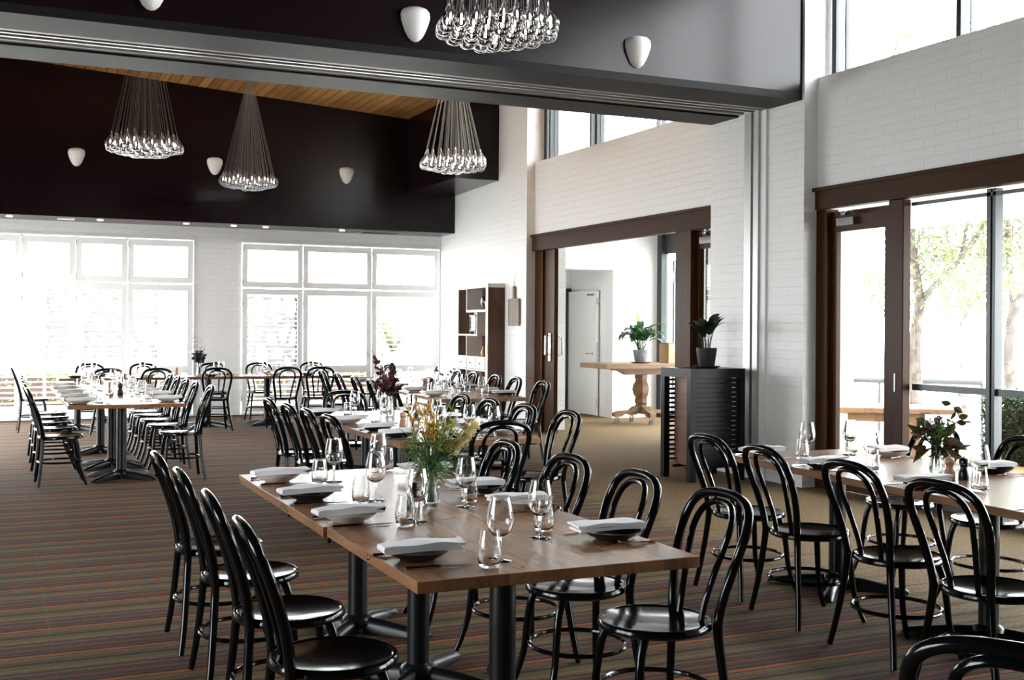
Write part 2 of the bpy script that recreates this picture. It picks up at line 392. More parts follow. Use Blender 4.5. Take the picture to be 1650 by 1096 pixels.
struct('wall_left_front', MB().box(BX0-.2, BX0, FY0, 1.9, 0, 5.9).box(BX0-.2, BX0, 5.9, 8.7, 0, 5.9).box(BX0-.2, BX0, 1.9, 5.9, 0, .3).box(BX0-.2, BX0, 1.9, 5.9, 2.8, 5.9), M['purple'])
wv = link('added_window_8', None); wv['kind'] = 'structure'  # unseen window, added so daylight reaches the front room from the left
MB().box(BX0-.1, BX0-.094, 1.9, 5.9, .3, 2.8).build('pane', M['pane'], wv, smooth=False)
wl = MB(); wl.box(BX0-.2, LX-.2, 8.7, 10.18, 0, 3.66); wl.box(LX-.2, LX, 8.7, 13.6, 0, 3.66); wl.box(LX-.2, LX, 10.18, 13.6, 3.66, 5.9); wl.box(LX-.2, LX, 18.7, 19.35, 0, 5.9); wl.box(LX-.2, LX, 13.6, 18.7, 2.9, 5.9)
struct('wall_left', wl, M['white_brick'])
wv = link('added_window_7', None); wv['kind'] = 'structure'  # unseen window, added to brighten the back room from the left
f = MB(); f.box(LX-.15, LX-.05, 13.6, 18.7, 0, .06); f.box(LX-.15, LX-.05, 13.6, 18.7, 2.84, 2.9)
for q in (15.25, 16.95): f.box(LX-.15, LX-.05, q-.03, q+.03, .06, 2.84)
f.build('window_frame', M['white'], wv, smooth=False); MB().box(LX-.1, LX-.094, 13.6, 18.7, .06, 2.84).build('pane', M['pane'], wv, smooth=False)
struct('wall_behind', MB().box(BX0-.2, 7.4, FY0-.2, FY0, 0, 5.9), M['purple'])
struct('ceiling', MB().box(BX0-.2, 7.4, FY0-.2, 8.72, CT, CT+.15), M['purple'])
# purple cross wall over the beam, the beam lining and its door track
struct('wall_cross', MB().box(BX0, 6.95, 8.68, 10.18, 3.74, 5.95), M['purple'])
tb = MB(); tb.box(BX0, 6.95, 8.681, 9.17, 3.672, 3.74); tb.box(BX0, 6.95, 9.69, 10.179, 3.672, 3.74)
struct('trim_1', tb, M['beam'])
tk = MB(); tk.box(BX0, 6.95, 9.17, 9.26, 3.68, 3.74); tk.box(BX0, 6.95, 9.60, 9.69, 3.69, 3.74)
struct('trim_2', tk, M['alu'])
tk = MB()
for y0, y1, z in ((9.285, 9.315, 3.672), (9.335, 9.35, 3.69), (9.40, 9.43, 3.672), (9.45, 9.47, 3.70)):
    tk.box(BX0, 6.95, y0, y1, z, 3.735)
struct('trim_3', tk, M['track'])
tv = MB(); tv.box(6.90, 6.95, 9.29, 9.37, 0, 3.672); tv.box(6.90, 6.95, 9.41, 9.52, 0, 3.672); tv.box(6.93, 6.95, 9.37, 9.41, 0, 3.672)
struct('trim_4', tv, [M['alu']])
tv = MB(); tv.box(6.925, 6.949, 9.20, 9.29, 0, 3.67)
struct('trim_5', tv, M['white'])
# back room: purple bulkheads, sloping cedar ceiling, high band
bk = MB(); bk.box(LX, 7.262, 18.28, 19.4, 3.11, 5.9)
struct('wall_bulkhead', bk, M['purple'])
struct('wall_bulkhead_drop', MB().box(6.345, 7.30, 16.07, 18.28, 3.76, 5.9), M['purple'])
zc = lambda x: 5.43 - .066*x
cl = MB(); cl.add([(BX0, 10.0, zc(BX0)), (7.3, 10.0, zc(7.3)), (7.3, 18.4, zc(7.3)), (BX0, 18.4, zc(BX0)),
                   (BX0, 10.0, zc(BX0)+.1), (7.3, 10.0, zc(7.3)+.1), (7.3, 18.4, zc(7.3)+.1), (BX0, 18.4, zc(BX0)+.1)],
                  [(0,3,2,1),(4,5,6,7),(0,1,5,4),(1,2,6,5),(2,3,7,6),(3,0,4,7)])
# dark grooves between the ceiling boards
co = struct('ceiling_timber', cl, M['cedar'])
gr = MB(); x = BX0
while x < 7.2:
    gr.add([(x, 10.0, zc(x)-.002), (x+.015, 10.0, zc(x)-.0025), (x+.015, 18.3, zc(x)-.0025), (x, 18.3, zc(x)-.002)], [(0,3,2,1)]); x += .15
struct('ceiling_groove', gr, M['grille'], co)
# soffit fittings
for i, x in enumerate((.183, 1.467, 2.759, 3.505, 4.022, 5.308)):
    d = MB().lathe([(.0, -.006), (.045, -.006), (.05, 0)], 16).mesh('downlight', M['dlight'])
    o = link('downlight', d, None, (x, 18.62, 3.108)); tag(o, 'small recessed downlight, %s along the dark soffit' % ('leftmost', 'second from left', 'third from left', 'fourth from left', 'fifth from left', 'rightmost')[i], 'light', 'soffit downlights')
o = MB().box(.85, 1.1, 18.5, 18.7, 3.095, 3.108).build('sensor_plate', M['white'], smooth=False); tag(o, 'white rectangular plate fixed under the soffit at the left', 'vent')
vt = thing('ceiling_vent', 'dark air grille set into the soffit near the right corner', 'vent', (6.0, 18.68, 3.095))
MB().box(-.35, .35, -.18, .18, 0, .012).build('frame', M['alu'], vt, smooth=False)
vm = MB()
for k in range(8): vm.box(-.32, .32, -.155+k*.04, -.135+k*.04, -.006, 0)
vm.build('slats', M['grille'], vt, smooth=False)

# right glazing: timber header, door, steel frames, panes
hd = MB(); hd.box(7.06, 7.14, 1.2, 8.62, 2.63, 2.80); hd.box(7.04, 7.14, 1.2, 8.64, 2.80, 2.835)
struct('trim_6', hd, M['jarrah_h'])
hd = MB(); hd.box(7.06, 7.14, 10.18, 14.85, 2.60, 2.80); hd.box(7.04, 7.14, 10.18, 14.87, 2.80, 2.835)
struct('trim_7', hd, M['jarrah_h'])
t8 = struct('trim_8', MB().box(7.11, 7.20, 7.52, 7.70, 0, 2.63, .006), M['jarrah'])
MB().box(7.104, 7.11, 7.60, 7.615, .96, 1.12).build('strike_plate', M['alu'], t8, smooth=False)
struct('trim_9', MB().box(7.10, 7.24, 8.50, 8.645, 0, 2.63), M['jarrah'])
struct('trim_10', MB().box(7.12, 7.36, 14.62, 14.87, 0, 2.63), M['jarrah'])
struct('trim_11', MB().box(7.08, 7.26, 10.76, 11.07, 0, 2.60), M['jarrah'])
def leaf_door(name, y0, y1, x0, x1, z1, label, stile=.06, bottom=.3, closer=True):
    d = link(name, None); d['kind'] = 'structure'; d['label'] = label
    m = MB(); m.box(x0, x1, y0, y0+stile, .01, z1); m.box(x0, x1, y1-stile, y1, .01, z1); m.box(x0, x1, y0+stile, y1-stile, z1-.19, z1); m.box(x0, x1, y0+stile, y1-stile, .01, bottom)
    m.build('door_frame', M['jarrah'], d, smooth=False)
    MB().box((x0+x1)/2-.003, (x0+x1)/2+.003, y0+stile, y1-stile, bottom, z1-.19).build('door_pane', M['pane'], d, smooth=False)
    if closer:
        c = MB(); c.box(x0-.05, x0, y1-.35, y1-.12, z1-.14, z1-.07); c.box(x0-.035, x0, y1-.22, y1-.16, z1-.045, z1-.005)
        c.tube([(x0-.03, y1-.3, z1-.05), (x0-.16, y1-.48, z1-.03), (x0-.03, y1-.2, z1-.02)], .008, 6); c.build('door_closer', M['chrome'], d, smooth=False)
    return d
leaf_door('door_1', 7.72, 8.50, 7.16, 7.21, 2.60, 'dark timber glazed door at right with closer', stile=.075)
leaf_door('door_2', 9.85, 10.76, 7.16, 7.21, 2.58, 'dark timber glazed foyer door beside the brick pier')
# sliding leaf parked against the back jamb of the foyer opening
d3 = link('door_3', None); d3['kind'] = 'structure'
MB().box(7.15, 7.21, 14.30, 14.62, .01, 2.60).build('door_frame', M['jarrah'], d3, smooth=False)
h = MB(); h.box(7.135, 7.15, 14.38, 14.46, 1.02, 1.42, .004); h.tube([(7.13, 14.42, 1.38), (7.07, 14.42, 1.38), (7.07, 14.42, 1.12), (7.13, 14.42, 1.12)], .012, 8)
h.build('door_handle', M['chrome'], d3)
h = MB(); h.box(7.215, 7.225, 14.32, 14.40, 1.0, 1.3); h.tube([(7.23, 14.34, 1.38), (7.30, 14.34, 1.36), (7.30, 14.34, 1.12), (7.23, 14.34, 1.1)], .012, 8)
h.build('lock_plate', M['chrome'], d3)
for i, (y0, y1) in enumerate(((6.69, 6.60), (4.9, 4.8), (3.1, 3.0))):
    if i: struct('trim_%d' % (11+i), MB().box(7.2, 7.3, y1, y0, 0, 2.63), M['steel_frame'])
wn = link('window_1', None); wn['kind'] = 'structure'
f = MB(); f.box(7.22, 7.27, 1.2, 7.52, .98, 1.035); f.box(7.2, 7.29, 1.2, 7.52, .0, .30); f.box(7.2, 7.29, 1.2, 7.52, 2.57, 2.6)
f.box(7.2, 7.28, 6.61, 6.64, .0, 2.63); f.box(7.2, 7.28, 6.66, 6.70, 0, 2.63); f.box(7.23, 7.25, 6.64, 6.66, 0, 2.63)
f.build('window_frame', M['steel_frame'], wn, smooth=False)
MB().box(7.24, 7.246, 1.2, 7.52, .30, 2.60).build('pane', M['pane'], wn, smooth=False)
def high_window(name, mull, y0, y1):
    wv = link(name, None); wv['kind'] = 'structure'
    f = MB(); f.box(7.25, 7.31, y0, y1, 3.89, 3.915); f.box(7.25, 7.31, y0, y1, 5.31, 5.35)
    for a, b in mull: f.box(7.25, 7.31, a, b, 3.89, 5.35)
    f.build('window_frame', M['steel_frame'], wv, smooth=False)
    MB().box(7.275, 7.281, y0, y1, 3.9, 5.33).build('pane', M['pane'], wv, smooth=False)
high_window('window_2', [(8.56, 8.62), (8.42, 8.44), (7.03, 7.08), (6.92, 6.93), (5.3, 5.4), (3.6, 3.7)], 1.2, 8.62)
high_window('window_3', [(14.78, 14.87), (14.66, 14.70), (14.52, 14.54), (13.43, 13.47), (13.27, 13.33), (13.17, 13.18), (11.76, 11.78), (11.65, 11.66)], 10.18, 14.87)

# back windows with white shutters
def shutter(x0, x1, z0, z1, label, mid=None):
    t = thing('shutter_panel', label, 'shutter', (x0, RB-.04, z0), 0, 'white shutter panels on the back windows')
    W = x1-x0-.012; H = z1-z0-.012; st = .085
    m = MB(); m.box(0, st, 0, .03, 0, H); m.box(W-st, W, 0, .03, 0, H); m.box(st, W-st, 0, .03, H-.10, H); m.box(st, W-st, 0, .03, 0, .10)
    secs = [(.10, H-.10)]
    if mid: m.box(st, W-st, 0, .03, mid-z0-.06, mid-z0+.06); secs = [(.10, mid-z0-.06), (mid-z0+.06, H-.10)]
    m.build('frame', M['shutter'], t, smooth=False)
    for a, b in secs:
        n = max(1, int(round((b-a)/.078))); p = (b-a)/n; sl = MB()
        for k in range(n):
            c = a+(k+.5)*p; dy, dz = .036*cos(R(12)), .036*sin(R(12))
            sl.add([(st, .015-dy, c-dz-.003), (W-st, .015-dy, c-dz-.003), (W-st, .015+dy, c+dz-.003), (st, .015+dy, c+dz-.003),
                    (st, .015-dy, c-dz+.004), (W-st, .015-dy, c-dz+.004), (W-st, .015+dy, c+dz+.004), (st, .015+dy, c+dz+.004)],
                   [(0,3,2,1),(4,5,6,7),(0,1,5,4),(1,2,6,5),(2,3,7,6),(3,0,4,7)])
        sl.build('louvre_blades', M['shutter'], t, smooth=False)
    for zz in (.12*H, .88*H):
        MB().box(-.004, .006, -.006, 0, zz-.04, zz+.04).build('hinge', M['alu'], t, smooth=False)
names = ['far left', 'second from left', 'third from left', 'fourth from left, left of the brick strip']
for i, (a, b) in enumerate(((-.45, .37), (.37, 1.15), (1.15, 1.93), (1.93, 2.95))):
    shutter(a, b, 2.175, 2.88, 'short white upper shutter, %s' % names[i]); shutter(a, b, .05, 2.165, 'tall white lower shutter, %s' % names[i], .78)
names = ['just right of the brick strip', 'middle of the right hand window', 'beside the bookcase corner']
for i, (a, b) in enumerate(((3.74, 4.765), (4.765, 5.98), (5.98, 7.23))):
    shutter(a, b, 2.135, 2.87, 'short white upper shutter, %s' % names[i]); shutter(a, b, .05, 2.125, 'tall white lower shutter, %s' % names[i], .76)
shutter(-1.25, -.45, .05, 2.88, 'tall white shutter beyond the left edge of the window row', .78)
shutter(-2.0, -1.25, .05, 2.88, 'tall white shutter at the outer left end of the window row', .78)
for n_, (a, b, mm) in (('window_4', (-2.0, 2.957, (.37, 1.15, 1.93))), ('window_5', (3.73, 7.235, (4.765, 5.98)))):
    wv = link(n_, None); wv['kind'] = 'structure'
    f = MB(); f.box(a, b, RB+.15, RB+.2, 0, .05); f.box(a, b, RB+.15, RB+.2, 2.86, 2.9)
    for q in mm: f.box(q-.02, q+.02, RB+.15, RB+.2, 0, 2.9)
    f.build('window_frame', M['white'], wv, smooth=False)
    MB().box(a, b, RB+.17, RB+.176, .05, 2.86).build('pane', M['pane'], wv, smooth=False)
tt = MB(); tt.box(-2.0, 2.957, RB-.05, RB, 2.885, 2.905); tt.box(3.73, 7.235, RB-.05, RB, 2.875, 2.9); tt.box(-2, 2.957, RB-.05, RB, 0, .045); tt.box(3.73, 7.23, RB-.05, RB, 0, .045)
struct('trim_15', tt, M['white'])
struct('trim_16', MB().box(LX, 7.2, RB-.10, RB-.05, 0, .012), M['steel_frame'])

# foyer beyond the opening
fo = MB(); fo.box(9.337, 10.25, 16.5, 16.75, 0, 3.2); fo.box(7.62, 9.337, 16.5, 16.75, 2.46, 3.2)
struct('wall_foyer', fo, M['white_brick'])
fo = MB(); fo.box(9.337, 9.5, 16.75, 18.1, 0, 2.9); fo.box(7.62, 9.337, 17.98, 18.1, 2.14, 2.9); fo.box(9.2, 9.337, 17.98, 18.1, 0, 2.14)
fo.box(7.62, 9.5, 16.75, 18.1, 2.9, 3.0); fo.box(7.62, 9.5, 19.4, 19.5, 0, 2.5); fo.box(9.5, 9.6, 18.1, 19.4, 0, 2.5); fo.box(7.62, 9.6, 18.1, 19.4, 2.5, 2.6)
struct('wall_niche', fo, M['white'])
fo = MB(); fo.box(7.36, 8.9, 10.18, 10.3, 0, 3.2); fo.box(8.8, 8.9, 10.3, 13.0, 0, 3.2); fo.box(8.8, 10.35, 12.95, 13.05, 0, 3.2)
struct('wall_foyer_outer', fo, M['exterior'])
struct('ceiling_foyer', MB().prism([(7.36, 10.2), (8.9, 10.2), (8.9, 13), (10.35, 13), (10.35, 16.75), (7.36, 16.75)], 3.2, 3.3), M['white'])
wv = link('window_6', None); wv['kind'] = 'structure'
f = MB(); f.box(10.19, 10.25, 16.36, 16.5, 0, 3.2); f.box(10.26, 10.34, 16.40, 16.5, 0, 3.2); f.box(10.26, 10.34, 13.05, 13.1, 0, 3.2); f.box(10.26, 10.34, 14.6, 14.66, 0, 3.2); f.box(10.26, 10.34, 13.1, 16.4, 0, .1); f.box(10.26, 10.34, 13.1, 16.4, 2.75, 3.2)
f.build('window_frame', M['steel_frame'], wv, smooth=False)
MB().box(10.29, 10.296, 13.1, 16.4, .1, 2.75).build('pane', M['pane'], wv, smooth=False)
d4 = link('door_4', None); d4['kind'] = 'structure'
MB().box(9.26, 9.305, 16.93, 17.95, .015, 2.13, .002).build('door_panel', M['door_white'], d4, smooth=False)
m = MB(); m.box(9.262, 9.303, 16.922, 16.93, .95, 1.25); m.box(9.262, 9.303, 16.922, 16.93, .2, .3); m.box(9.262, 9.303, 16.922, 16.93, 1.9, 2.0); m.box(9.25, 9.26, 17.0, 17.25, 2.05, 2.075)
m.build('lock_plate', M['chrome'], d4, smooth=False)
m = MB(); m.tube([(9.26, 17.05, 1.06), (9.20, 17.05, 1.06), (9.20, 17.17, 1.06)], .009, 8); m.lathe([(.0, 0), (.025, 0), (.025, .01)], 12); m.v[-36:] = [(9.26-q[2], 17.05+q[1], 1.06+q[0]) for q in m.v[-36:]]
m.build('door_handle', M['chrome'], d4)
m = MB(); m.box(8.2, 9.3, 17.93, 17.98, 2.13, 2.19); m.box(9.2, 9.24, 17.93, 17.98, 0, 2.14)
struct('trim_17', m, M['steel_frame'])

# ------------------------------------------------------------------ outside
struct('ground', MB().box(-30, 60, -30, 60, -.3, -.12), M['concrete'])
struct('ceiling_porch', MB().box(7.36, 9.55, -4.5, 10.18, 2.66, 2.80), M['exterior'])

# ------------------------------------------------------------------ bentwood chair
def chair_meshes():
    D = {}
    m = MB(); m.lathe([(.0, .428), (.175, .428), (.196, .430), (.2055, .437), (.2055, .452), (.200, .461), (.193, .463), (.188, .461), (.183, .457)], 40, capb=False, capt=False)
    D['seat_ring'] = m.mesh('seat_ring', M['black'])
    m = MB(); m.lathe([(.184, .4575), (.15, .4535), (.11, .4495), (.07, .447), (.0, .446)], 40, capb=False, capt=False)
    D['seat'] = m.mesh('seat', M['black'])
    hw = [(.226, -.208, .004), (.206, -.194, .10), (.182, -.182, .22), (.162, -.173, .34), (.150, -.168, .45), (.163, -.180, .545), (.182, -.203, .64), (.196, -.232, .73), (.196, -.256, .79), (.178, -.276, .842), (.135, -.289, .874), (.07, -.296, .889)]
    P = hw + [(0, -.298, .892)] + [(-a, b, c) for a, b, c in reversed(hw)]
    pts = spline(P, 5); n = len(pts)
    rad = [.0135 + .0042*min(1, min(i, n-1-i)/20) for i in range(n)]
    D['back_frame'] = MB().tube(pts, rad, 10).mesh('back_frame', M['black'])
    hw = [(.072, -.150, .452), (.076, -.163, .52), (.092, -.190, .62), (.109, -.222, .72), (.113, -.240, .77), (.098, -.262, .82), (.058, -.280, .853)]
    P = hw + [(0, -.285, .862)] + [(-a, b, c) for a, b, c in reversed(hw)]
    D['inner_hoop'] = MB().tube(spline(P, 5), .0125, 9).mesh('inner_hoop', M['black'])
    for s in (-1, 1):
        P = [(s*.128, .118, .432), (s*.140, .140, .36), (s*.149, .152, .26), (s*.156, .162, .16), (s*.170, .190, .06), (s*.180, .212, .004)]
        q = spline(P, 4); D['leg%d' % s] = MB().tube(q, [.0175-.005*i/(len(q)-1) for i in range(len(q))], 10).mesh('leg', M['black'])
    q = [(.203*cos(a), -.008+.195*sin(a), .215) for a in [2*pi*i/40 for i in range(40)]]
    D['foot_ring'] = MB().tube(q, .0095, 8, closed=True).mesh('foot_ring', M['black'])
    return D
CM = chair_meshes(); chair0 = None
def chair(x, y, face, label, group):
    # face: heading (degrees, 0 = +x, 90 = +y) the sitter looks to
    global chair0
    rz = R(face-90)
    if chair0 is None:
        t = thing('bentwood_chair', label, 'chair', (x, y, 0), rz, group); chair0 = t
        for k, n in (('seat', 'seat'), ('seat_ring', 'seat_ring'), ('back_frame', 'back_frame'), ('inner_hoop', 'inner_hoop'), ('leg-1', 'leg'), ('leg1', 'leg'), ('foot_ring', 'foot_ring')):
            link(n, CM[k], t)
        return t
    t = dup(chair0, (x, y, 0), rz, label, group); return t

# ------------------------------------------------------------------ dining tables
PM = {}
def ped_meshes():
    PM['column'] = MB().lathe([(.052, .06), (.047, .09), (.047, .705)], 24).mesh('column', M['blackmetal'])
    PM['hub'] = MB().lathe([(.0, .03), (.075, .03), (.08, .05), (.07, .075), (.055, .085), (.05, .09)], 24).mesh('base_hub', M['blackmetal'])
    m = MB(); n = 9; st = [(0.05, .078, .034), (.15, .070, .034), (.28, .052, .034), (.37, .036, .034), (.395, .020, .030)]
    vs = []
    for d, h, wd in st:
        for j in range(n): a = pi*j/(n-1); vs.append((d, wd*cos(a), max(.001, .004+(h-.004)*(sin(a)**.7))))
    fs = [(i*n+j, i*n+j+1, (i+1)*n+j+1, (i+1)*n+j) for i in range(len(st)-1) for j in range(n-1)]
    fs += [(i*n, (i+1)*n, (i+1)*n+n-1, i*n+n-1) for i in range(len(st)-1)]
    m.add(vs, fs + [tuple(range(n)), tuple((len(st)-1)*n+j for j in range(n-1, -1, -1))])
    PM['foot'] = m.mesh('base_foot', [M['blackmetal']])
    PM['plate'] = MB().box(-.2, .2, -.2, .2, .705, .712).mesh('top_plate', M['blackmetal'], smooth=False)
ped_meshes()
def dtable(x0, x1, y0, y1, peds, label, group, rz=0, along='y', footrot=45):
    cx, cy = (x0+x1)/2, (y0+y1)/2
    t = thing('dining_table', label, 'table', (cx, cy, 0), rz, group)
    a, b = (x1-x0)/2-.0015, (y1-y0)/2-.0015
    m = MB(); m.box(-a, a, -b, b, .713, .75, .002)
    link('tabletop', m.mesh('tabletop', M['table'] if along == 'y' else M['table_x'], smooth=False), t)
    for (px, py) in peds:
        p = link('pedestal', PM['column'], t, (px-cx, py-cy, 0))
        link('base_hub', PM['hub'], p); link('top_plate', PM['plate'], p)
        for k in range(4): link('foot', PM['foot'], p, None, R(footrot+90*k))
    return t

# ------------------------------------------------------------------ tableware
def plate_mesh(m, nm):
    o = [(.0, 0), (.055, 0), (.060, .004), (.085, .016), (.104, .030), (.106, .0325), (.103, .0325), (.082, .020), (.058, .010), (.0, .008)]
    return MB().lathe(o, 32, capb=False, capt=False).mesh(nm, m)
TW = {}
TW['dark'] = plate_mesh(M['pl_dark'], 'plate_dark'); TW['light'] = plate_mesh(M['pl_light'], 'plate_light')
def napkin_mesh(seed):
    rnd = random.Random(seed); L, W = .265, .094
    top = [(L*(i/12)-.01*0, .021+.003*sin(i*.9+seed)) for i in range(13)]
    bot = [(L*(i/12)-.012, 0.0) for i in range(13)]
    # hairpin outline: bottom left -> bottom right -> slit -> back out -> top right -> top left
    loop = []
    for i in range(13): loop.append((L*i/12*.965, 0))
    loop.append((L*.967, .008))
    for i in range(11, 1, -2): loop.append((L*i/12*.965, .0095))
    for i in range(2, 12, 2): loop.append((L*i/12, .0115))
    loop.append((L*.99, .0125+.004)); loop.append((L, .0125+.012))
    for i in range(12, 0, -1): loop.append((L*i/12, .0225))
    loop.append((-.004, .019)); loop.append((-.007, .011)); loop.append((-.004, .003))
    nw = 7; vs = []; k = len(loop)
    ph = rnd.random()*6
    for j in range(nw):
        v = (j/(nw-1)-.5)
        for (u, z) in loop:
            uu = u/L-.5
            z = z*1.15; sag = -.003*(abs(uu)*2)**2 + .0026*sin(uu*9+ph+v*2)*(z > .012) - .002*(abs(v)*2)**3*(z > .012)
            flare = 1+.05*uu
            vs.append(((u-L/2), v*W*flare + .004*sin(uu*5+ph), z+sag+.003))
    fs = [(j*k+i, j*k+(i+1) % k, (j+1)*k+(i+1) % k, (j+1)*k+i) for j in range(nw-1) for i in range(k)]
    fs += [tuple(range(k-1, -1, -1)), tuple((nw-1)*k+i for i in range(k))]
    return MB().add(vs, fs).mesh('napkin', M['linen'], ang=50)
NAP = [napkin_mesh(i) for i in range(4)]
def glass_meshes():
    bowl = [(.008, .078), (.022, .083), (.036, .097), (.0435, .118), (.0445, .138), (.041, .165), (.035, .192), (.0325, .207), (.0315, .207), (.034, .19), (.0395, .165), (.043, .138), (.042, .118), (.0345, .099), (.020, .086), (.0, .083)]
    TW['bowl'] = MB().lathe(bowl, 28, capb=False, capt=False).mesh('bowl', M['glass'], ang=60)
    TW['stem'] = MB().lathe([(.0065, .006), (.0045, .02), (.004, .05), (.005, .068), (.009, .079)], 12, capb=False, capt=False).mesh('stem', M['glass'], ang=60)
    TW['gfoot'] = MB().lathe([(.0, .0005), (.040, .0005), (.0405, .002), (.036, .0035), (.015, .005), (.0065, .009)], 28, capb=False, capt=False).mesh('foot', M['glass'], ang=60)
    tb = [(.0, .001), (.026, .001), (.031, .006), (.0365, .022), (.038, .045), (.0365, .07), (.032, .10), (.0295, .118), (.0285, .118), (.031, .10), (.0352, .07), (.0367, .045), (.0352, .025), (.028, .011), (.0, .009)]
    TW['tumbler'] = MB().lathe(tb, 28, capb=False, capt=False).mesh('tumbler', M['glass'], ang=60)
glass_meshes()
def cutlery():
    m = MB(); m.tube([(-.115, 0, .005), (-.11, 0, .005), (-.03, 0, .0055), (0, 0, .005)], [.005, .0065, .0055, .004], 8, ell=.6)
    m.add([(-.004, -.006, .002), (.08, -.008, .002), (.115, 0.001, .002), (.105, .006, .002), (-.004, .006, .002), (-.004, -.006, .0045), (.08, -.008, .0035), (.115, .001, .003), (.105, .006, .0045), (-.004, .006, .0055)],
          [(4,3,2,1,0),(5,6,7,8,9),(0,1,6,5),(1,2,7,6),(2,3,8,7),(3,4,9,8),(4,0,5,9)])
    TW['knife'] = m.mesh('knife', M['chrome'])
    m = MB(); m.tube([(-.105, 0, .003), (-.09, 0, .004), (-.02, 0, .005), (.03, 0, .010), (.045, 0, .011)], [.007, .006, .003, .0035, .009], 8, ell=.35)
    for k in (-1.5, -.5, .5, 1.5): m.tube([(.045, k*.005, .011), (.07, k*.0055, .007), (.095, k*.005, .005)], [.0018, .0015, .001], 5)
    TW['fork'] = m.mesh('fork', M['chrome'])
cutlery()
wine0 = None
ORD = ['nearest', 'second nearest', 'third nearest', 'fourth nearest', 'fifth nearest']
LRO = ['leftmost', 'second from left', 'third from left', 'fourth from left', 'fifth from left', 'rightmost']
def wine(x, y, z, label, group):
    global wine0
    if wine0 is None:
        wine0 = thing('wine_glass', label, 'wine glass', (x, y, z), 0, group)
        link('bowl', TW['bowl'], wine0); link('stem', TW['stem'], wine0); link('foot', TW['gfoot'], wine0); return wine0
    return dup(wine0, (x, y, z), 0, label, group)
tumb0 = None
def item(name, me, x, y, z, rz, label, cat, group):
    o = link(name, me, None, (x, y, z), rz); tag(o, label, cat, group); return o
def place(ex, ey, face, dark, where, tname, z=.7505, glasses=True, jit=.012, wofs=(.36, -.12), tofs=(.28, -.19), wtot=None):
    """ex,ey: point on the table edge in front of the sitter; face: heading looked to"""
    a = R(face); f = Vector((cos(a), sin(a))); l = Vector((-sin(a), cos(a)))   # forward, left
    rj = lambda: random.uniform(-jit, jit)
    P = Vector((ex, ey))
    def at(u, v): q = P+f*u+l*v; return q.x, q.y
    c = 'black' if dark else 'cream'
    G = lambda s: '%s on the %s' % (s, tname)
    x, y = at(.115+rj(), rj()); item('dinner_plate', TW['dark' if dark else 'light'], x, y, z, 0, '%s stoneware plate, %s %s' % (c, where, tname), 'plate', G('plates'))
    x, y = at(.125+rj(), -.01+rj()); item('napkin', random.choice(NAP), x, y, z+.0335, a+random.uniform(-.06, .10), 'folded white napkin on %s plate, %s %s' % (c, where, tname), 'napkin', G('napkins'))
    x, y = at(.135+rj(), -.135+rj()*.5); item('knife', TW['knife'], x, y, z, a+random.uniform(-.05, .05), 'steel knife right of the plate, %s %s' % (where, tname), 'knife', G('knives'))
    x, y = at(.115+rj(), .115+rj()*.5); item('fork', TW['fork'], x, y, z, a+random.uniform(-.08, .08), 'steel fork left of the plate, %s %s' % (where, tname), 'fork', G('forks'))
    if glasses:
        x, y = at(wofs[0]+rj(), wofs[1]+rj()); wine(x, y, z, 'stemmed wine glass, %s %s' % (where, tname), G('wine glasses'))
        x, y = at(tofs[0]+rj(), tofs[1]+rj()); item('tumbler', TW['tumbler'], x, y, z, 0, 'stemless water tumbler, %s %s' % (where, tname), 'glass', G('tumblers'))

def mill(x, y, z, wood, label, s=1.0):
    t = thing('pepper_mill', label, 'pepper mill', (x, y, z), 0, None); t.scale = (s, s, s)
    mm = M['milwood'] if wood else M['milblack']
    MB().lathe([(.0, 0), (.026, 0), (.027, .004), (.0265, .03), (.024, .042), (.019, .055), (.0175, .063), (.020, .072), (.022, .078)], 20, capb=False).build('body', mm, t)
    MB().lathe([(.020, .079), (.0245, .083), (.0245, .094), (.021, .105), (.012, .111), (.0, .112)], 20).build('head', mm, t)
    MB().lathe([(.005, .111), (.0055, .118), (.0, .120)], 10).build('knob', M['chrome'], t)
    return t

# ---- groups of tables, chairs and settings
def side(tname, cname, xs, ys, face, xseat, edge, darks, sidename, nset=None, gl=True, dx=0.0, order=ORD):
    for i, y in enumerate(ys):
        off = dx*(y-ys[0])
        chair(xseat+off+random.uniform(-.01, .01), y, face+random.uniform(-3, 3), 'black bentwood chair, %s seat on %s of %s' % (order[i], sidename, tname), 'chairs at the %s' % tname)

ft = 'front table'; gp = 'front run of tables'
dtable(1.13, 2.12, 3.15, 4.145, [(1.63, 3.65)], 'square oak table closest to the camera', gp)
dtable(1.115, 2.105, 4.145, 5.76, [(1.63, 4.52), (1.63, 5.40)], 'longer oak table joined behind the closest one', gp)
side(ft, '', None, [3.52, 4.15, 4.85, 5.52], 0, .99, 1.13, None, 'left side')
side(ft, '', None, [3.50, 4.11, 4.72, 5.45], 180, 2.17, 2.12, None, 'right side')
for i, (y, dk) in enumerate(((3.45, 1), (4.24, 0), (4.82, 1), (5.45, 0))): place(1.125, y, 0, dk, '%s place on left side of' % ORD[i], ft)
for i, (y, dk) in enumerate(((3.53, 1), (4.27, 0), (4.75, 1), (5.40, 0))): place(2.11, y, 180, dk, '%s place on right side of' % ORD[i], ft, wofs=(.33, -.12), tofs=(.26, -.22))
mill(1.566, 4.41, .7505, False, 'black pepper mill beside the flower vase on front table')

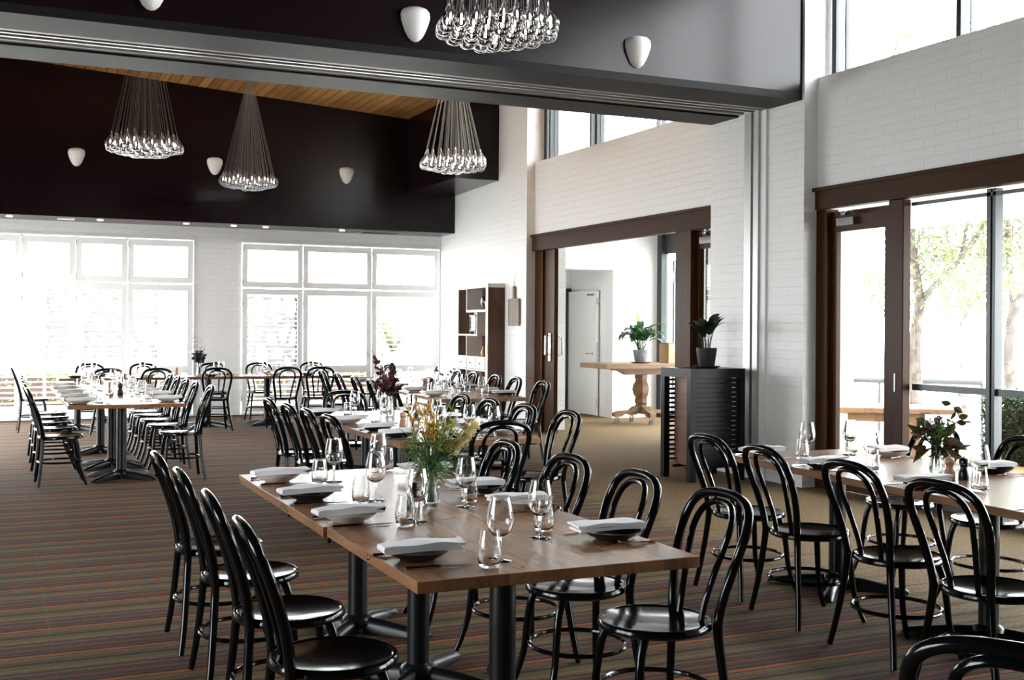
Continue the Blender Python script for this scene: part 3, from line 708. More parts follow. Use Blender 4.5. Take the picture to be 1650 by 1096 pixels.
mt = 'middle table'; gp = 'middle run of tables'
dtable(2.37, 3.38, 6.95, 8.17, [(2.88, 7.56)], 'oak table at near end of the middle run', gp)
dtable(2.385, 3.395, 8.17, 9.68, [(2.88, 8.55), (2.88, 9.30)], 'oak table at far end of the middle run', gp)
side(mt, '', None, [7.46, 8.05, 8.62, 9.32], 0, 2.33, 2.38, None, 'left side')
side(mt, '', None, [7.27, 7.97, 8.68, 9.33], 180, 3.47, 3.38, None, 'right side')
chair(2.95, 6.90, 90, 'black bentwood chair at near end of middle table, back to camera', 'chairs at the middle table')
chair(2.93, 9.88, -90, 'black bentwood chair at far end of middle table, facing the camera', 'chairs at the middle table')
for i, (y, dk) in enumerate(((7.30, 1), (7.78, 1), (8.50, 0), (9.30, 1))): place(2.375, y, 0, dk, '%s place on left side of' % ORD[i], mt)
for i, (y, dk) in enumerate(((7.25, 0), (7.9, 0), (8.5, 1), (9.2, 1))): place(3.385, y, 180, dk, '%s place on right side of' % ORD[i], mt)
place(2.85, 6.955, 90, 1, 'near end place of', mt, wofs=(.20, -.27), tofs=(.30, -.21))
mill(2.77, 8.05, .7505, True, 'beech pepper mill on the middle table'); mill(2.86, 8.02, .7505, False, 'black pepper mill on the middle table')

lt = 'left table'; gp = 'left run of tables'
dtable(.61, 1.66, 11.19, 12.31, [(1.13, 11.68)], 'oak table at near end of the left run', gp)
dtable(.61, 1.66, 12.31, 13.60, [(1.13, 12.65)], 'oak table in middle of the left run', gp)
dtable(.61, 1.66, 13.60, 14.90, [(1.13, 13.35), (1.13, 14.12)][1:], 'oak table at far end of the left run', gp)
side(lt, '', None, [11.47, 12.33, 13.08, 13.8, 14.45], 0, .57, .61, None, 'left side')
side(lt, '', None, [11.47, 12.36, 13.06, 13.75, 14.35], 180, 1.66, 1.66, None, 'right side')
for i, (y, dk) in enumerate(((11.42, 0), (12.1, 0), (12.85, 0), (13.6, 0), (14.3, 0))): place(.61, y, 0, dk, '%s place on left side of' % ORD[i], lt)
for i, (y, dk) in enumerate(((11.52, 0), (12.3, 0), (12.95, 0), (13.65, 0), (14.3, 0))): place(1.66, y, 180, dk, '%s place on right side of' % ORD[i], lt)
mill(1.12, 12.75, .7505, True, 'beech pepper mill on the left table', 1.15); mill(1.215, 12.72, .7505, False, 'black pepper mill on the left table', 1.15)

# rotated groups
def rot(cx, cy, a):
    ca, sa = cos(a), sin(a)
    return lambda x, y: (cx+(x-cx)*ca-(y-cy)*sa, cy+(x-cx)*sa+(y-cy)*ca)
ct = 'bookcase table'; gp = 'run of tables in front of the bookcase'
aC = R(-3.5); rC = rot(4.68, 11.0, aC)
def tab_rot(r, a, x0, x1, y0, y1, peds, label, group, **k):
    cx, cy = r((x0+x1)/2, (y0+y1)/2); ox, oy = (x0+x1)/2, (y0+y1)/2
    t = dtable(cx-(x1-x0)/2, cx+(x1-x0)/2, cy-(y1-y0)/2, cy+(y1-y0)/2, [(cx+px-ox, cy+py-oy) for px, py in peds], label, group, rz=a, **k); return t
tab_rot(rC, aC, 4.18, 5.18, 11.0, 12.5, [(4.68, 11.4), (4.68, 12.15)], 'oak table at near end of the run facing the bookcase', gp)
tab_rot(rC, aC, 4.18, 5.18, 12.5, 14.0, [(4.68, 12.9), (4.68, 13.65)], 'oak table in middle of the run facing the bookcase', gp)
tab_rot(rC, aC, 4.18, 5.18, 14.0, 15.3, [(4.68, 14.65)], 'oak table at far end of the run facing the bookcase', gp)
for i, y in enumerate((11.4, 12.25, 13.05, 14.0, 15.0)):
    p = rC(4.06, y); chair(p[0], p[1], 0-3.5, 'black bentwood chair, %s seat on left side of %s' % (ORD[i], ct), 'chairs at the bookcase table')
for i, y in enumerate((11.55, 12.4, 13.1, 13.95, 14.6)):
    p = rC(5.3, y); chair(p[0], p[1], 180-3.5, 'black bentwood chair, %s seat on right side of %s' % (ORD[i], ct), 'chairs at the bookcase table')
for i, (y, dk) in enumerate(((11.5, 0), (12.3, 0), (13.1, 0), (14.0, 0), (14.9, 0))):
    p = rC(4.185, y); place(p[0], p[1], -3.5, dk, '%s place on left side of' % ORD[i], ct)
for i, (y, dk) in enumerate(((11.35, 1), (11.95, 0), (12.7, 1), (13.4, 1), (14.2, 1))):
    p = rC(5.175, y); place(p[0], p[1], 176.5, dk, '%s place on right side of' % ORD[i], ct)
p = rC(4.68, 12.9); mill(p[0], p[1], .7505, False, 'black pepper mill on the bookcase table', 1.15); mill(p[0]-.09, p[1]-.02, .7505, True, 'beech pepper mill on the bookcase table', 1.15)

rtn = 'right table'; gp = 'right run of tables'
aF = R(-3.2); rF = rot(3.99, 5.68, aF)
tab_rot(rF, aF, 3.99, 4.98, 4.35, 5.68, [(4.48, 5.25)], 'oak table at far end of the run by the glass door', gp)
tab_rot(rF, aF, 3.99, 4.98, 2.75, 4.35, [(4.45, 4.05), (4.45, 3.2)], 'oak table at near end of the run by the glass door', gp)
for i, (x, y) in enumerate(((3.70, 3.40), (3.82, 4.06), (3.86, 4.74), (3.93, 5.36))):
    chair(x, y, -3.2+random.uniform(-3, 3), 'black bentwood chair, %s seat on left side of %s' % (ORD[i], rtn), 'chairs at the right table')
for i, (x, y) in enumerate(((4.98, 3.95), (5.0, 4.62), (5.03, 5.33))):
    chair(x, y, 180-3.2+random.uniform(-3, 3), 'black bentwood chair, %s seat on right side of %s' % (ORD[i], rtn), 'chairs at the right table')
for i, (y, dk) in enumerate(((3.32, 1), (4.12, 1), (4.90, 1), (5.48, 0))):
    p = rF(3.995, y); place(p[0], p[1], -3.2, dk, '%s place on left side of' % ORD[i], rtn)
for i, (y, dk) in enumerate(((3.7, 1), (4.45, 1), (5.25, 0))):
    p = rF(4.975, y); place(p[0], p[1], 176.8, dk, '%s place on right side of' % ORD[i], rtn, wofs=(.3, -.14), tofs=(.25, -.2))
mill(4.37, 4.29, .7505, True, 'beech pepper mill beside purple flowers on right table'); mill(4.425, 4.25, .7505, False, 'black pepper mill beside purple flowers on right table')
chair(2.015, 1.74, 32, 'black bentwood chair cropped by the lower right corner of the photo', 'single chairs')

wt = 'window table'; gp = 'row of tables along the back windows'
for i, (a, b, peds) in enumerate(((.80, 2.2, [(1.07, 17.2), (2.0, 17.2)]), (2.2, 3.45, [(2.88, 17.2)]), (3.45, 5.02, [(3.75, 17.2), (4.68, 17.2)]))):
    dtable(a, b, 16.8, 17.6, peds, 'oak table, %s of the row under the back windows' % ('left', 'middle', 'right')[i], gp, along='x')
for i, x in enumerate((1.40, 2.02, 2.86, 3.83, 4.33)):
    chair(x, 16.50, 90+random.uniform(-8, 8), 'black bentwood chair, %s on near side of window row' % LRO[i], 'chairs along the window row')
for i, x in enumerate((1.30, 2.08, 3.14, 3.82, 4.70)):
    chair(x, 18.0, -90+random.uniform(-8, 8), 'black bentwood chair, %s on window side of window row' % LRO[i], 'chairs along the window row')
chair(.50, 17.2, 0, 'black bentwood chair at the left end of the window row', 'chairs along the window row')
chair(5.45, 17.25, 190, 'black bentwood chair at the right end of the window row', 'chairs along the window row')
for i, (x, dk) in enumerate(((1.02, 1), (2.0, 0), (2.88, 1), (3.8, 0), (4.3, 1))): place(x, 16.81, 90, dk, '%s near place of' % LRO[i], 'window row')
for i, (x, dk) in enumerate(((1.40, 0), (2.08, 0), (3.2, 0), (3.85, 0), (4.72, 0))): place(x, 17.59, -90, dk, '%s far place of' % LRO[i], 'window row')
mill(2.40, 17.05, .7505, True, 'beech pepper mill beside vase on the window row', 1.15)

# maker's name on the front of the nearest left chair's seat
fc = bpy.data.curves.new('lettering', 'FONT'); fc.body = 'FAMEG'; fc.size = .012; fc.extrude = .0004; fc.align_x = 'CENTER'; fc.space_character = 1.25
fo_ = bpy.data.objects.new('lettering', fc); COL.objects.link(fo_)
dg = bpy.context.evaluated_depsgraph_get(); tme = bpy.data.meshes.new_from_object(fo_.evaluated_get(dg)); COL.objects.unlink(fo_); bpy.data.objects.remove(fo_)
tme.materials.append(M['letter'])
for v in tme.vertices:   # wrap round the seat rim
    a = v.co.x/.206
    v.co = Vector(((.2062+v.co.z)*sin(a), -(.2062+v.co.z)*cos(a), .4385+v.co.y))
lo = link('lettering', tme, chair0); lo.rotation_euler = (0, 0, R(47)); lo['label'] = 'small pale maker name on the seat rim'

# ------------------------------------------------------------------ pendant clusters
def drop_meshes():
    o = [(.0, 0), (.014, .0012), (.028, .006), (.040, .015), (.049, .031), (.0525, .050), (.050, .070), (.042, .092), (.030, .115), (.019, .138), (.011, .160), (.007, .182), (.005, .20)]
    inner = []
    for k in range(len(o)-3, 0, -1):
        (r0, z0), (r1, z1) = o[k-1], o[k+1]; nx, nz = z1-z0, r0-r1; q = sqrt(nx*nx+nz*nz); inner.append((max(.0005, o[k][0]-.0012*nx/q), o[k][1]-.0012*nz/q))
    inner.append((0, .0012))
    return MB().lathe(o + [(.0015, .2), (.0015, .184)] + inner, 22, capb=False, capt=False).mesh('glass_drop', M['drop'], ang=80)
DROP = drop_meshes()
LAMP = MB().lathe([(.0, -.03), (.006, -.026), (.0065, 0), (.004, .012), (.0, .012)], 8).mesh('lamp', M['lamp'])
def chandelier(x, y, zb, ztop, label, seed, spread=.108):
    rnd = random.Random(seed)
    t = thing('pendant_chandelier', label, 'chandelier', (x, y, zb), 0, 'glass drop chandeliers')
    MB().lathe([(.0, -.03), (.075, -.03), (.08, -.02), (.08, 0)], 24, c=(0, 0, ztop-zb)).build('canopy', M['alu'], t)
    pts = [(0, 0)]
    for k in range(1, 5):
        for i in range(6*k):
            s_, j = divmod(i, k); a0, a1 = s_*pi/3, (s_+1)*pi/3
            px = k*((1-j/k)*cos(a0)+j/k*cos(a1)); py = k*((1-j/k)*sin(a0)+j/k*sin(a1)); pts.append((px, py))
    a = rnd.random()
    for (px, py) in pts:
        r = sqrt(px*px+py*py); f = .94 if r > 3.9 else 1
        X, Y = (px*cos(a)-py*sin(a))*spread*f + rnd.uniform(-.008, .008), (px*sin(a)+py*cos(a))*spread*f + rnd.uniform(-.008, .008)
        Z = .085*(r/4)**2 + rnd.uniform(-.008, .008) + .02*rnd.random()
        g = link('glass_drop', DROP, t, (X, Y, Z)); g.scale = (1.13, 1.13, 1.0); lean = .14*r/4
        g.rotation_euler = Matrix.Rotation(lean, 3, Vector((Y, -X, 0)) if r > .01 else Vector((1, 0, 0))).to_euler()
        if r > .01:
            # keep the neck under its cord: the drop leans inwards at the top
            pass
        link('lamp', LAMP, g, (0, 0, .085))
        d = Vector((X, Y, Z)); topn = d + g.rotation_euler.to_matrix() @ Vector((0, 0, .20)); q = Vector((X*.09, Y*.09, ztop-zb-.03))
        inn = d + g.rotation_euler.to_matrix() @ Vector((0, 0, .10))
        MB().tube([inn, topn, q], .0013, 4, cap=False).build('cord', M['cord'], t)
    return t
chandelier(1.59, 14.0, 3.455, zc(1.59), 'cluster of clear glass drops hanging furthest left in the back room', 1)
chandelier(3.44, 17.1, 3.50, zc(3.44), 'cluster of clear glass drops hanging in middle of the back room', 2, .104)
chandelier(5.30, 13.52, 3.44, zc(5.30), 'cluster of clear glass drops hanging by the stepped dark bulkhead', 3)
chandelier(3.20, 7.33, 3.455, 5.9, 'largest looking cluster of glass drops, cut by the top edge', 4)

# ------------------------------------------------------------------ wall lamps
def sconce_mesh():
    prof = [(.0, 0), (.03, .008), (.06, .035), (.085, .08), (.105, .13), (.119, .175), (.1225, .205), (.118, .235), (.10, .258), (.065, .272), (.0, .277)]
    n = 20; vs = []
    for r, z in prof:
        for j in range(n+1):
            a = pi*j/n; vs.append((r*cos(a), -r*sin(a)*.95-.004, z-.138))
    fs = [(i*(n+1)+j, i*(n+1)+j+1, (i+1)*(n+1)+j+1, (i+1)*(n+1)+j) for i in range(len(prof)-1) for j in range(n)]
    return MB().add(vs, fs).mesh('shade', M['sconce'])
SC = sconce_mesh()
def sconce(x, y, z, label):
    t = thing('wall_sconce', label, 'wall light', (x, y, z), 0, 'white plaster wall sconces'); link('shade', SC, t)
    MB().box(-.06, .06, -.02, -.001, -.05, .06).build('back_plate', M['sconce'], t, smooth=False)
    MB().tube([(-.124, -.018, .055), (-.112, -.018, .055)], .005, 8).build('screw', M['grille'], t)
sconce(1.097, 18.28, 4.01, 'white sconce on the far dark wall, left of the three')
sconce(3.138, 18.28, 4.006, 'white sconce on the far dark wall behind the middle chandelier')
sconce(5.277, 18.28, 3.99, 'white sconce on the far dark wall, right of the three')
sconce(1.023, 8.68, 3.935, 'white sconce above the beam, cut by the top edge')
sconce(3.065, 8.68, 3.93, 'white sconce above the beam beside the big chandelier')
sconce(5.135, 8.68, 3.927, 'white sconce above the beam nearest the right windows')

# ------------------------------------------------------------------ bookcase on the back right wall
WA = R(-3.93)
bc = thing('bookcase', 'tall dark timber open bookcase with pale front against the right wall', 'bookcase', (7.036, 15.75, 0), WA)
# local: -x away from the wall, +y along the wall
DX, L = -.275, 1.50
MB().box(DX+.012, 0, 0, .04, 0, 2.16).build('side_panel', M['walnut'], bc, smooth=False)
MB().box(DX+.012, 0, L-.04, L, 0, 2.16).build('side_panel', M['walnut'], bc, smooth=False)
MB().box(DX, 0, -.005, L+.005, 2.10, 2.16).build('top', M['drawer'], bc, smooth=False)
for a_, b_ in ((0, .09), (L-.05, L)): MB().box(DX, DX+.012, a_, b_, 0, 2.10).build('front_stile', M['drawer'], bc, smooth=False)
for nm, b in (('shelf', (.04, 1.03, 1.73, 1.765)), ('shelf', (.50, L-.04, 1.36, 1.385)), ('shelf', (.04, L-.04, 1.02, 1.04)), ('shelf', (.04, L-.04, .82, .845)), ('shelf', (.04, L-.04, .08, .12)), ('shelf', (.04, L-.04, .45, .475))):
    MB().box(DX, -.012, b[0], b[1], b[2], b[3]).build(nm, M['drawer'], bc, smooth=False)
for b in ((1.01, 1.03, 1.765, 2.10), (.50, .525, 1.385, 1.73), (1.01, 1.03, 1.04, 1.36), (1.01, 1.03, .12, .82)):
    MB().box(DX, -.012, b[0], b[1], b[2], b[3]).build('divider', M['drawer'], bc, smooth=False)
for b in ((.04, 1.02, 1.765, 2.10), (.04, .51, 1.385, 1.73), (.04, 1.02, 1.04, 1.36), (.04, L-.04, .08, 1.02)):
    MB().box(-.012, -.001, b[0], b[1], b[2], b[3]).build('back_panel', M['walnut'], bc, smooth=False)
for a in (.10, .555, 1.01):
    d = MB().box(DX-.004, DX+.14, a+.01, a+.435, .850, 1.015, .003).build('drawer', M['drawer'], bc, smooth=False)
    MB().lathe([(.006, 0), (.006, .01), (.013, .016), (.012, .024), (.0, .026)], 12).xf(Matrix.Translation((DX-.004, a+.22, .935)) @ Matrix.Rotation(R(-90), 4, 'Y')).build('knob', M['grille'], d)
def on_bc(u, x): q = Matrix.Rotation(WA, 3, 'Z') @ Vector((x, u, 0)); return 7.036+q.x, 15.75+q.y
x, y = on_bc(.31, -.15); o = MB().lathe([(.05, 0), (.09, .03), (.118, .08), (.125, .125), (.112, .175), (.075, .22), (.035, .24), (.03, .265), (.036, .27), (.028, .27), (.022, .24)], 28, capt=False).build('round_vase', M['navy'], None, (x, y, 1.766)); tag(o, 'round dark navy vase on the top shelf of the bookcase', 'vase')
x, y = on_bc(.135, -.225); t = thing('candle_jar', 'small orange and cream candle jar beside the navy vase', 'candle', (x, y, 1.766))
MB().lathe([(.0, 0), (.04, 0), (.042, .005), (.042, .075), (.0, .075)], 20).build('jar', M['candle_o'], t); MB().lathe([(.043, .075), (.043, .118), (.0, .12)], 20).build('lid', M['candle'], t)
x, y = on_bc(.80, -.15); t = thing('lantern', 'black framed glass lantern with a white candle on the bookcase shelf', 'lantern', (x, y, 1.386), WA)
m = MB()
for a in (-1, 1):
    for b in (-1, 1): m.box(a*.085-.007, a*.085+.007, b*.13-.007, b*.13+.007, 0, .31)
m.box(-.1, .1, -.145, .145, .045, .065); m.box(-.1, .1, -.145, .145, .27, .30)
m.build('frame', M['grille'], t, smooth=False)
g = MB()
for b in (-1, 1): g.box(-.078, .078, b*.13-.001, b*.13+.001, .065, .27)
g.box(-.086, -.084, -.123, .123, .065, .27); g.build('pane', M['pane'], t, smooth=False)
MB().lathe([(.0, 0), (.05, 0), (.05, .06), (.046, .066), (.0, .064)], 18, c=(0, 0, .066)).build('candle', M['candle'], t)
MB().tube([(0, .05, .30), (0, .05, .325), (0, -.05, .325), (0, -.05, .30)], .004, 6).build('handle', M['grille'], t)
x, y = on_bc(.20, -.13); t = thing('glass_jar', 'dark glass jar with a lid on the middle shelf of the bookcase', 'jar', (x, y, 1.041))
MB().lathe([(.0, 0), (.07, 0), (.078, .01), (.078, .15), (.06, .18), (.05, .19), (.0, .19)], 24).build('jar', M['jar'], t); MB().lathe([(.055, .19), (.058, .2), (.055, .215), (.0, .22)], 24).build('lid', M['grille'], t)
x, y = on_bc(.40, -.20); o = MB().lathe([(.0, 0), (.036, 0), (.04, .01), (.04, .07), (.018, .11), (.014, .16), (.0, .162)], 20).build('bottle', M['amber'], None, (x, y, 1.041)); tag(o, 'small amber bottle beside the dark jar on the bookcase', 'bottle')

# cutting board hanging on the wall
cb = thing('chopping_board', 'weathered wooden chopping board with handle hanging from a wall hook', 'chopping board', (7.000, 15.30, 1.52), WA)
m = MB(); P = [(-.215, 0), (.215, 0), (.222, .01), (.222, .385), (.205, .40), (.05, .405), (.035, .42), (.032, .56), (.02, .59), (-.02, .59), (-.032, .56), (-.035, .42), (-.05, .405), (-.205, .40), (-.222, .385), (-.222, .01)]
m.prism(P, -.03, -.003, axis=0); m.build('board', M['board'], cb, smooth=False)
MB().tube([(-.016, .008, .575), (-.012, .012, .66), (-.006, 0, .74), (-.012, -.012, .66), (-.016, -.008, .575)], .003, 5).build('cord', M['lilac'], cb)
m = MB(); m.tube([(0.005, 0, .76), (-.025, 0, .755), (-.03, 0, .775)], .005, 6); m.box(-.006, .004, -.012, .012, .72, .79); m.build('hook', M['chrome'], cb)

# ------------------------------------------------------------------ black slatted station with the timber bin
st = thing('service_station', 'black slatted waiter station with red timber bin against the pier', 'cabinet', (6.15, 9.33, 0))
W_, D_, H_ = .64, .54, 1.105
for i, (a, b) in enumerate(((0, 0), (W_-.065, 0), (0, D_-.065), (W_-.065, D_-.065))): MB().box(a, a+.065, b, b+.065, 0, H_-.03).build('leg', M['cab'], st, smooth=False)
MB().box(0, W_, 0, D_, H_-.03, H_).build('top', M['cab'], st, smooth=False)
m = MB(); m.box(.0, .03, .065, D_-.065, H_-.09, H_-.03); m.box(W_-.03, W_, .065, D_-.065, H_-.09, H_-.03); m.box(.065, W_-.065, 0, .03, H_-.09, H_-.03); m.box(.065, W_-.065, D_-.03, D_, H_-.09, H_-.03)
m.build('rail', M['cab'], st, smooth=False)
for nm, y0 in (('front_slats', .012), ('back_slats', D_-.032)):
    m = MB(); z = .17
    while z < 1.0: m.box(.065, W_-.065, y0, y0+.02, z, z+.040 if nm == 'front_slats' else z+.022); z += .047
    m.build(nm, M['cab'], st, smooth=False)
MB().box(.065, W_-.13, .040, .048, .14, 1.03).build('inner_panel', M['cab'], st, smooth=False)
P = [(.06, 1.03), (.06, .14), (.30, .14)] + [(.30+.13*sin(a), .27-.13*cos(a)) for a in [pi/2*i/8 for i in range(1, 9)]] + [(.43, 1.03)]
bn = MB().prism(P, .10, W_-.16, axis=0).build('timber_bin', M['redwood'], st, smooth=False)
m = MB()
for k in range(1, 8): m.box(.094, .102, .062, .428 if k > 1 else .40, .14+k*.118, .144+k*.118)
m.build('board_gap', M['grille'], bn, smooth=False)
# the bin is held by rails between the legs
MB().box(.03, W_-.03, .10, .13, .115, .14).build('bin_bearer', M['cab'], st, smooth=False); MB().box(.03, W_-.03, .34, .37, .115, .14).build('bin_bearer', M['cab'], st, smooth=False)

# ------------------------------------------------------------------ plants
def leafm(L, W, bend, rnd, z0=0, cup=.15, seg=8):
    """a curved leaf strip starting at the origin, growing along +x and arching down"""
    vs = []; x = 0; z = 0; a = bend[0]
    for i in range(seg+1):
        t = i/seg; w = W*sin(pi*min(1, t*.92+.06))**.8*(1 if t < 1 else 0)
        vs += [(x, -w/2, z+w*cup), (x, 0, z), (x, w/2, z+w*cup)]
        a = bend[0]+(bend[1]-bend[0])*t; x += L/seg*cos(a); z += L/seg*sin(a)
    fs = []
    for i in range(seg):
        for j in range(2): fs.append((i*3+j, i*3+j+1, i*3+3+j+1, i*3+3+j))
    return vs, fs
def leafy(name, x, y, z, label, pot, potm, leafmat, n, rr, seed, hh=1.0, saucer=None, cat='plant', lw=.06, upr=0):
    rnd = random.Random(seed); t = thing(name, label, cat, (x, y, z))
    r, h = pot; z0 = 0
    if saucer: MB().lathe([(.0, 0), (r*1.0, 0), (r*1.32, .016), (r*1.30, .02), (r*.98, .008), (.0, .008)], 28).build('saucer', saucer, t); z0 = .009
    MB().lathe([(.0, 0), (r*.72, 0), (r*.74, .004), (r, h), (r*.93, h), (r*.90, h-.02), (.0, h-.025)], 32, c=(0, 0, z0)).build('pot', potm, t)
    fm = MB(); sm = MB()
    for i in range(n):
        a = rnd.random()*2*pi if n > 12 else 2*pi*i/n+rnd.uniform(-.3, .3); b0 = rnd.uniform(.9+upr*.3, 1.45); L = rnd.uniform(.7, 1.1)*rr
        sl = L*rnd.uniform(.4, .7)*hh; sx, sz = sl*cos(b0), sl*sin(b0)
        mt = Matrix.Rotation(a, 4, 'Z')
        s0 = len(sm.v); sm.tube([(r*.3, 0, z0+h-.02), (r*.3+sx*.5, 0, z0+h+sz*.6), (r*.3+sx, 0, z0+h+sz)], .0028, 5); sm.xf(mt, s0)
        vs, fs = leafm(L*.85, rnd.uniform(.75, 1.2)*lw, (b0-.2*(1-upr), b0-rnd.uniform(1.5, 2.4)*(1-.6*upr)), rnd)
        s0 = len(fm.v); fm.add([(vx+r*.3+sx, vy, vz+z0+h+sz) for vx, vy, vz in vs], fs); fm.xf(mt, s0)
    sm.build('stems', leafmat, t); fm.build('leaves', leafmat, t)
    return t
pl = leafy('peace_lily', 9.22, 15.40, .951, 'peace lily in a grey pot with one pale green flower', (.125, .20), M['zinc'], M['plant'], 48, .40, 3, saucer=M['saucer'], lw=.105)
m = MB(); m.tube(spline([(0, 0, .2), (.0, .0, .45), (-.05, 0, .66)], 4), .003, 5); m.build('flower_stem', M['stemg'], pl)
m = MB(); vs, fs = leafm(.115, .075, (1.45, 1.75), random, cup=.35); m.add([(q[1]-.05, q[0]*.5, q[2]+.64) for q in vs], fs); m.build('spathe', M['spathe'], pl)
leafy('potted_plant', 6.48, 9.55, 1.106, 'dark leafy plant in a black pot on the slatted station', (.105, .19), M['blackpot'], M['plant2'], 12, .30, 12, 1.05, saucer=M['blackpot'], lw=.10, upr=.7)

# ------------------------------------------------------------------ foyer pedestal table, crate
ft_ = thing('pedestal_table', 'rustic pale timber pedestal table on castors in the foyer', 'table', (9.25, 15.42, 0))
MB().box(-.87, .9, -.42, .42, .875, .95, .006).build('tabletop', M['rustic'], ft_, smooth=False)
m = MB(); m.prism([(-.55, .874), (.55, .874), (.52, .84), (.42, .83), (.30, .77), (-.30, .77), (-.42, .83), (-.52, .84)], -.06, .06, axis=1); m.build('corbel', M['rustic'], ft_, smooth=False)
prof = [(.095, .27), (.095, .30), (.075, .31), (.10, .33), (.10, .39), (.085, .40), (.12, .47), (.135, .54), (.125, .60), (.095, .66), (.085, .70), (.10, .705), (.10, .765), (.08, .77)]
MB().lathe([(r*1.08, z) for r, z in prof], 8).xf(Matrix.Rotation(R(22.5), 4, 'Z')).build('baluster', M['rustic'], ft_, smooth=False)
for k, ln in ((0, .50), (90, .36)):
    m = MB(); m.prism([(-ln, .12), (-ln, .18), (-ln+.08, .205), (-.22, .215), (-.14, .27), (.14, .27), (.22, .215), (ln-.08, .205), (ln, .18), (ln, .12), (ln-.12, .12), (ln-.18, .16), (-ln+.18, .16), (-ln+.12, .12)], -.05, .05, axis=1)
    if k: m.xf(Matrix.Rotation(R(90), 4, 'Z')); m.v = [(a, b, c-.001) for a, b, c in m.v]
    m.build('foot', M['rustic'], ft_, smooth=False)
for (a, b) in ((-.44, 0), (.44, 0), (0, -.30), (0, .30)):
    c = link('castor', None, ft_, (a, b, 0))
    m = MB(); m.tube([(-.012, 0, .04), (.012, 0, .04)], .038, 16); m.xf(Matrix.Rotation(R(90), 4, 'Z')); m.build('wheel', M['rubber'], c)
    m = MB(); m.box(-.022, -.016, -.015, .015, .03, .10); m.box(.016, .022, -.015, .015, .03, .10); m.box(-.025, .025, -.02, .02, .10, .12); m.build('fork', M['chrome'], c, smooth=False)
    MB().box(.02, .05, -.015, .015, .085, .10).build('brake_lever', M['red'], c, smooth=False)
cr = thing('wooden_crate', 'pale pine crate with oval label on the foyer table', 'crate', (9.86, 15.42, .951))
m = MB(); m.box(-.20, .20, -.14, -.125, .02, .30); m.box(-.20, .20, .125, .14, .02, .30); m.box(-.20, -.185, -.125, .125, .02, .30); m.box(.185, .2, -.125, .125, .02, .30); m.box(-.2, .2, -.14, .14, 0, .02)
m.build('box', M['pine'], cr, smooth=False); MB().box(-.20, .20, -.14, .14, .301, .318).build('lid', M['zinc'], cr, smooth=False)
m = MB(); m.lathe([(.0, 0), (.045, 0), (.045, .002)], 24); m.v = [(a*1.15-.08, -.1405-c, b*.7+.20) for a, b, c in m.v]; m.build('label_disc', M['cream'], cr)

# ------------------------------------------------------------------ vases and flowers
def vase(x, y, label, r=.030, h=.16, waist=True):
    t = thing('bud_vase', label, 'vase', (x, y, .7505))
    p = [(.0, .001), (r*1.15, .001), (r*1.3, .008), (r*1.25, .035), (r*1.0, .07), (r*.93, h*.75), (r*1.0, h), (r*.93, h), (r*.85, h*.75), (r*.92, .07), (r*1.14, .035), (r*1.15, .014), (.0, .012)]
    MB().lathe(p, 24, capb=False, capt=False).build('glass_body', M['vase'], t)
    return t
def cards(mb, c, d, L, W, rnd, curl=.5):
    """one leaf from point c in direction d"""
    d = d.normalized(); s = d.cross(Vector((0, 0, 1))); s = s.normalized() if s.length > .01 else Vector((1, 0, 0)); u = s.cross(d)
    ro = rnd.uniform(0, pi); s, u = s*cos(ro)+u*sin(ro), u*cos(ro)-s*sin(ro)
    vs = []; n = 4
    for i in range(n+1):
        t = i/n; w = W*sin(pi*min(1, t*.9+.08)); p = c+d*(L*t)-u*(curl*L*t*t*.5)
        vs += [p-s*w/2, p+u*w*.15*(-1), p+s*w/2]
    mb.add(vs, [(i*3+j, i*3+j+1, i*3+4+j, i*3+3+j) for i in range(n) for j in range(2)])
def rvec(rnd, up=.3): return Vector((rnd.gauss(0, 1), rnd.gauss(0, 1), rnd.gauss(0, 1)+up)).normalized()
# front bouquet
vx, vy = 1.665, 4.475; camr = Vector((.91, -.414, 0)); camf = Vector((.414, .91, 0))
vase(vx, vy, 'slim clear glass vase on the front table', .028, .16)
b = thing('bouquet', 'wild bouquet of green needles, gold leaves and yellow blossom on front table', 'flowers', (vx, vy, .765))
rnd = random.Random(5); st_ = MB(); nd = MB(); gd = MB(); lm = MB(); yl = MB(); tw = MB()
for i in range(22):
    a = rnd.random()*2*pi; ln = rnd.uniform(.20, .30); sp = rnd.uniform(.02, .10)
    tip = Vector((cos(a)*sp, sin(a)*sp, ln)); st_.tube(spline([Vector((cos(a+3)*.015, sin(a+3)*.015, .0)), Vector((cos(a)*.01, sin(a)*.01, .14)), tip], 3), .0018, 5)
    for k in range(34):
        t = rnd.uniform(.45, 1.0); p = Vector((tip.x*t, tip.y*t, ln*t)); d = rvec(rnd, -.1) + Vector((cos(a), sin(a), .15))*.9
        cards(nd, p, d, rnd.uniform(.05, .10), .0026, rnd, .8)
for i in range(26):
    a = rnd.random()*2*pi; sp = rnd.uniform(.03, .12); z1 = rnd.uniform(.27, .41)
    c = camr*cos(a)*sp*1.2 + camf*sin(a)*sp; tip = Vector((c.x, c.y, z1)); p0 = Vector((0, 0, .14))
    side_ = tip.dot(camr); pts = spline([p0, p0.lerp(tip, .5)+rvec(rnd)*.012, tip], 4); tw.tube(pts, .0014, 5)
    for k in range(10):
        q = pts[int(len(pts)*rnd.uniform(.45, .99))]; cards(gd if (side_ < .02 and rnd.random() < .8 and q.z > .27) else (lm if rnd.random() < .75 else nd), q, rvec(rnd, .6), rnd.uniform(.028, .05), .009, rnd, .2)
for i in range(9):
    tip = camr*rnd.uniform(.13, .19) + Vector((0, 0, rnd.uniform(.25, .33))); p0 = Vector((0, 0, .14)); pts = spline([p0, p0.lerp(tip, .5)+rvec(rnd)*.01, tip], 5); tw.tube(pts, .0015, 5)
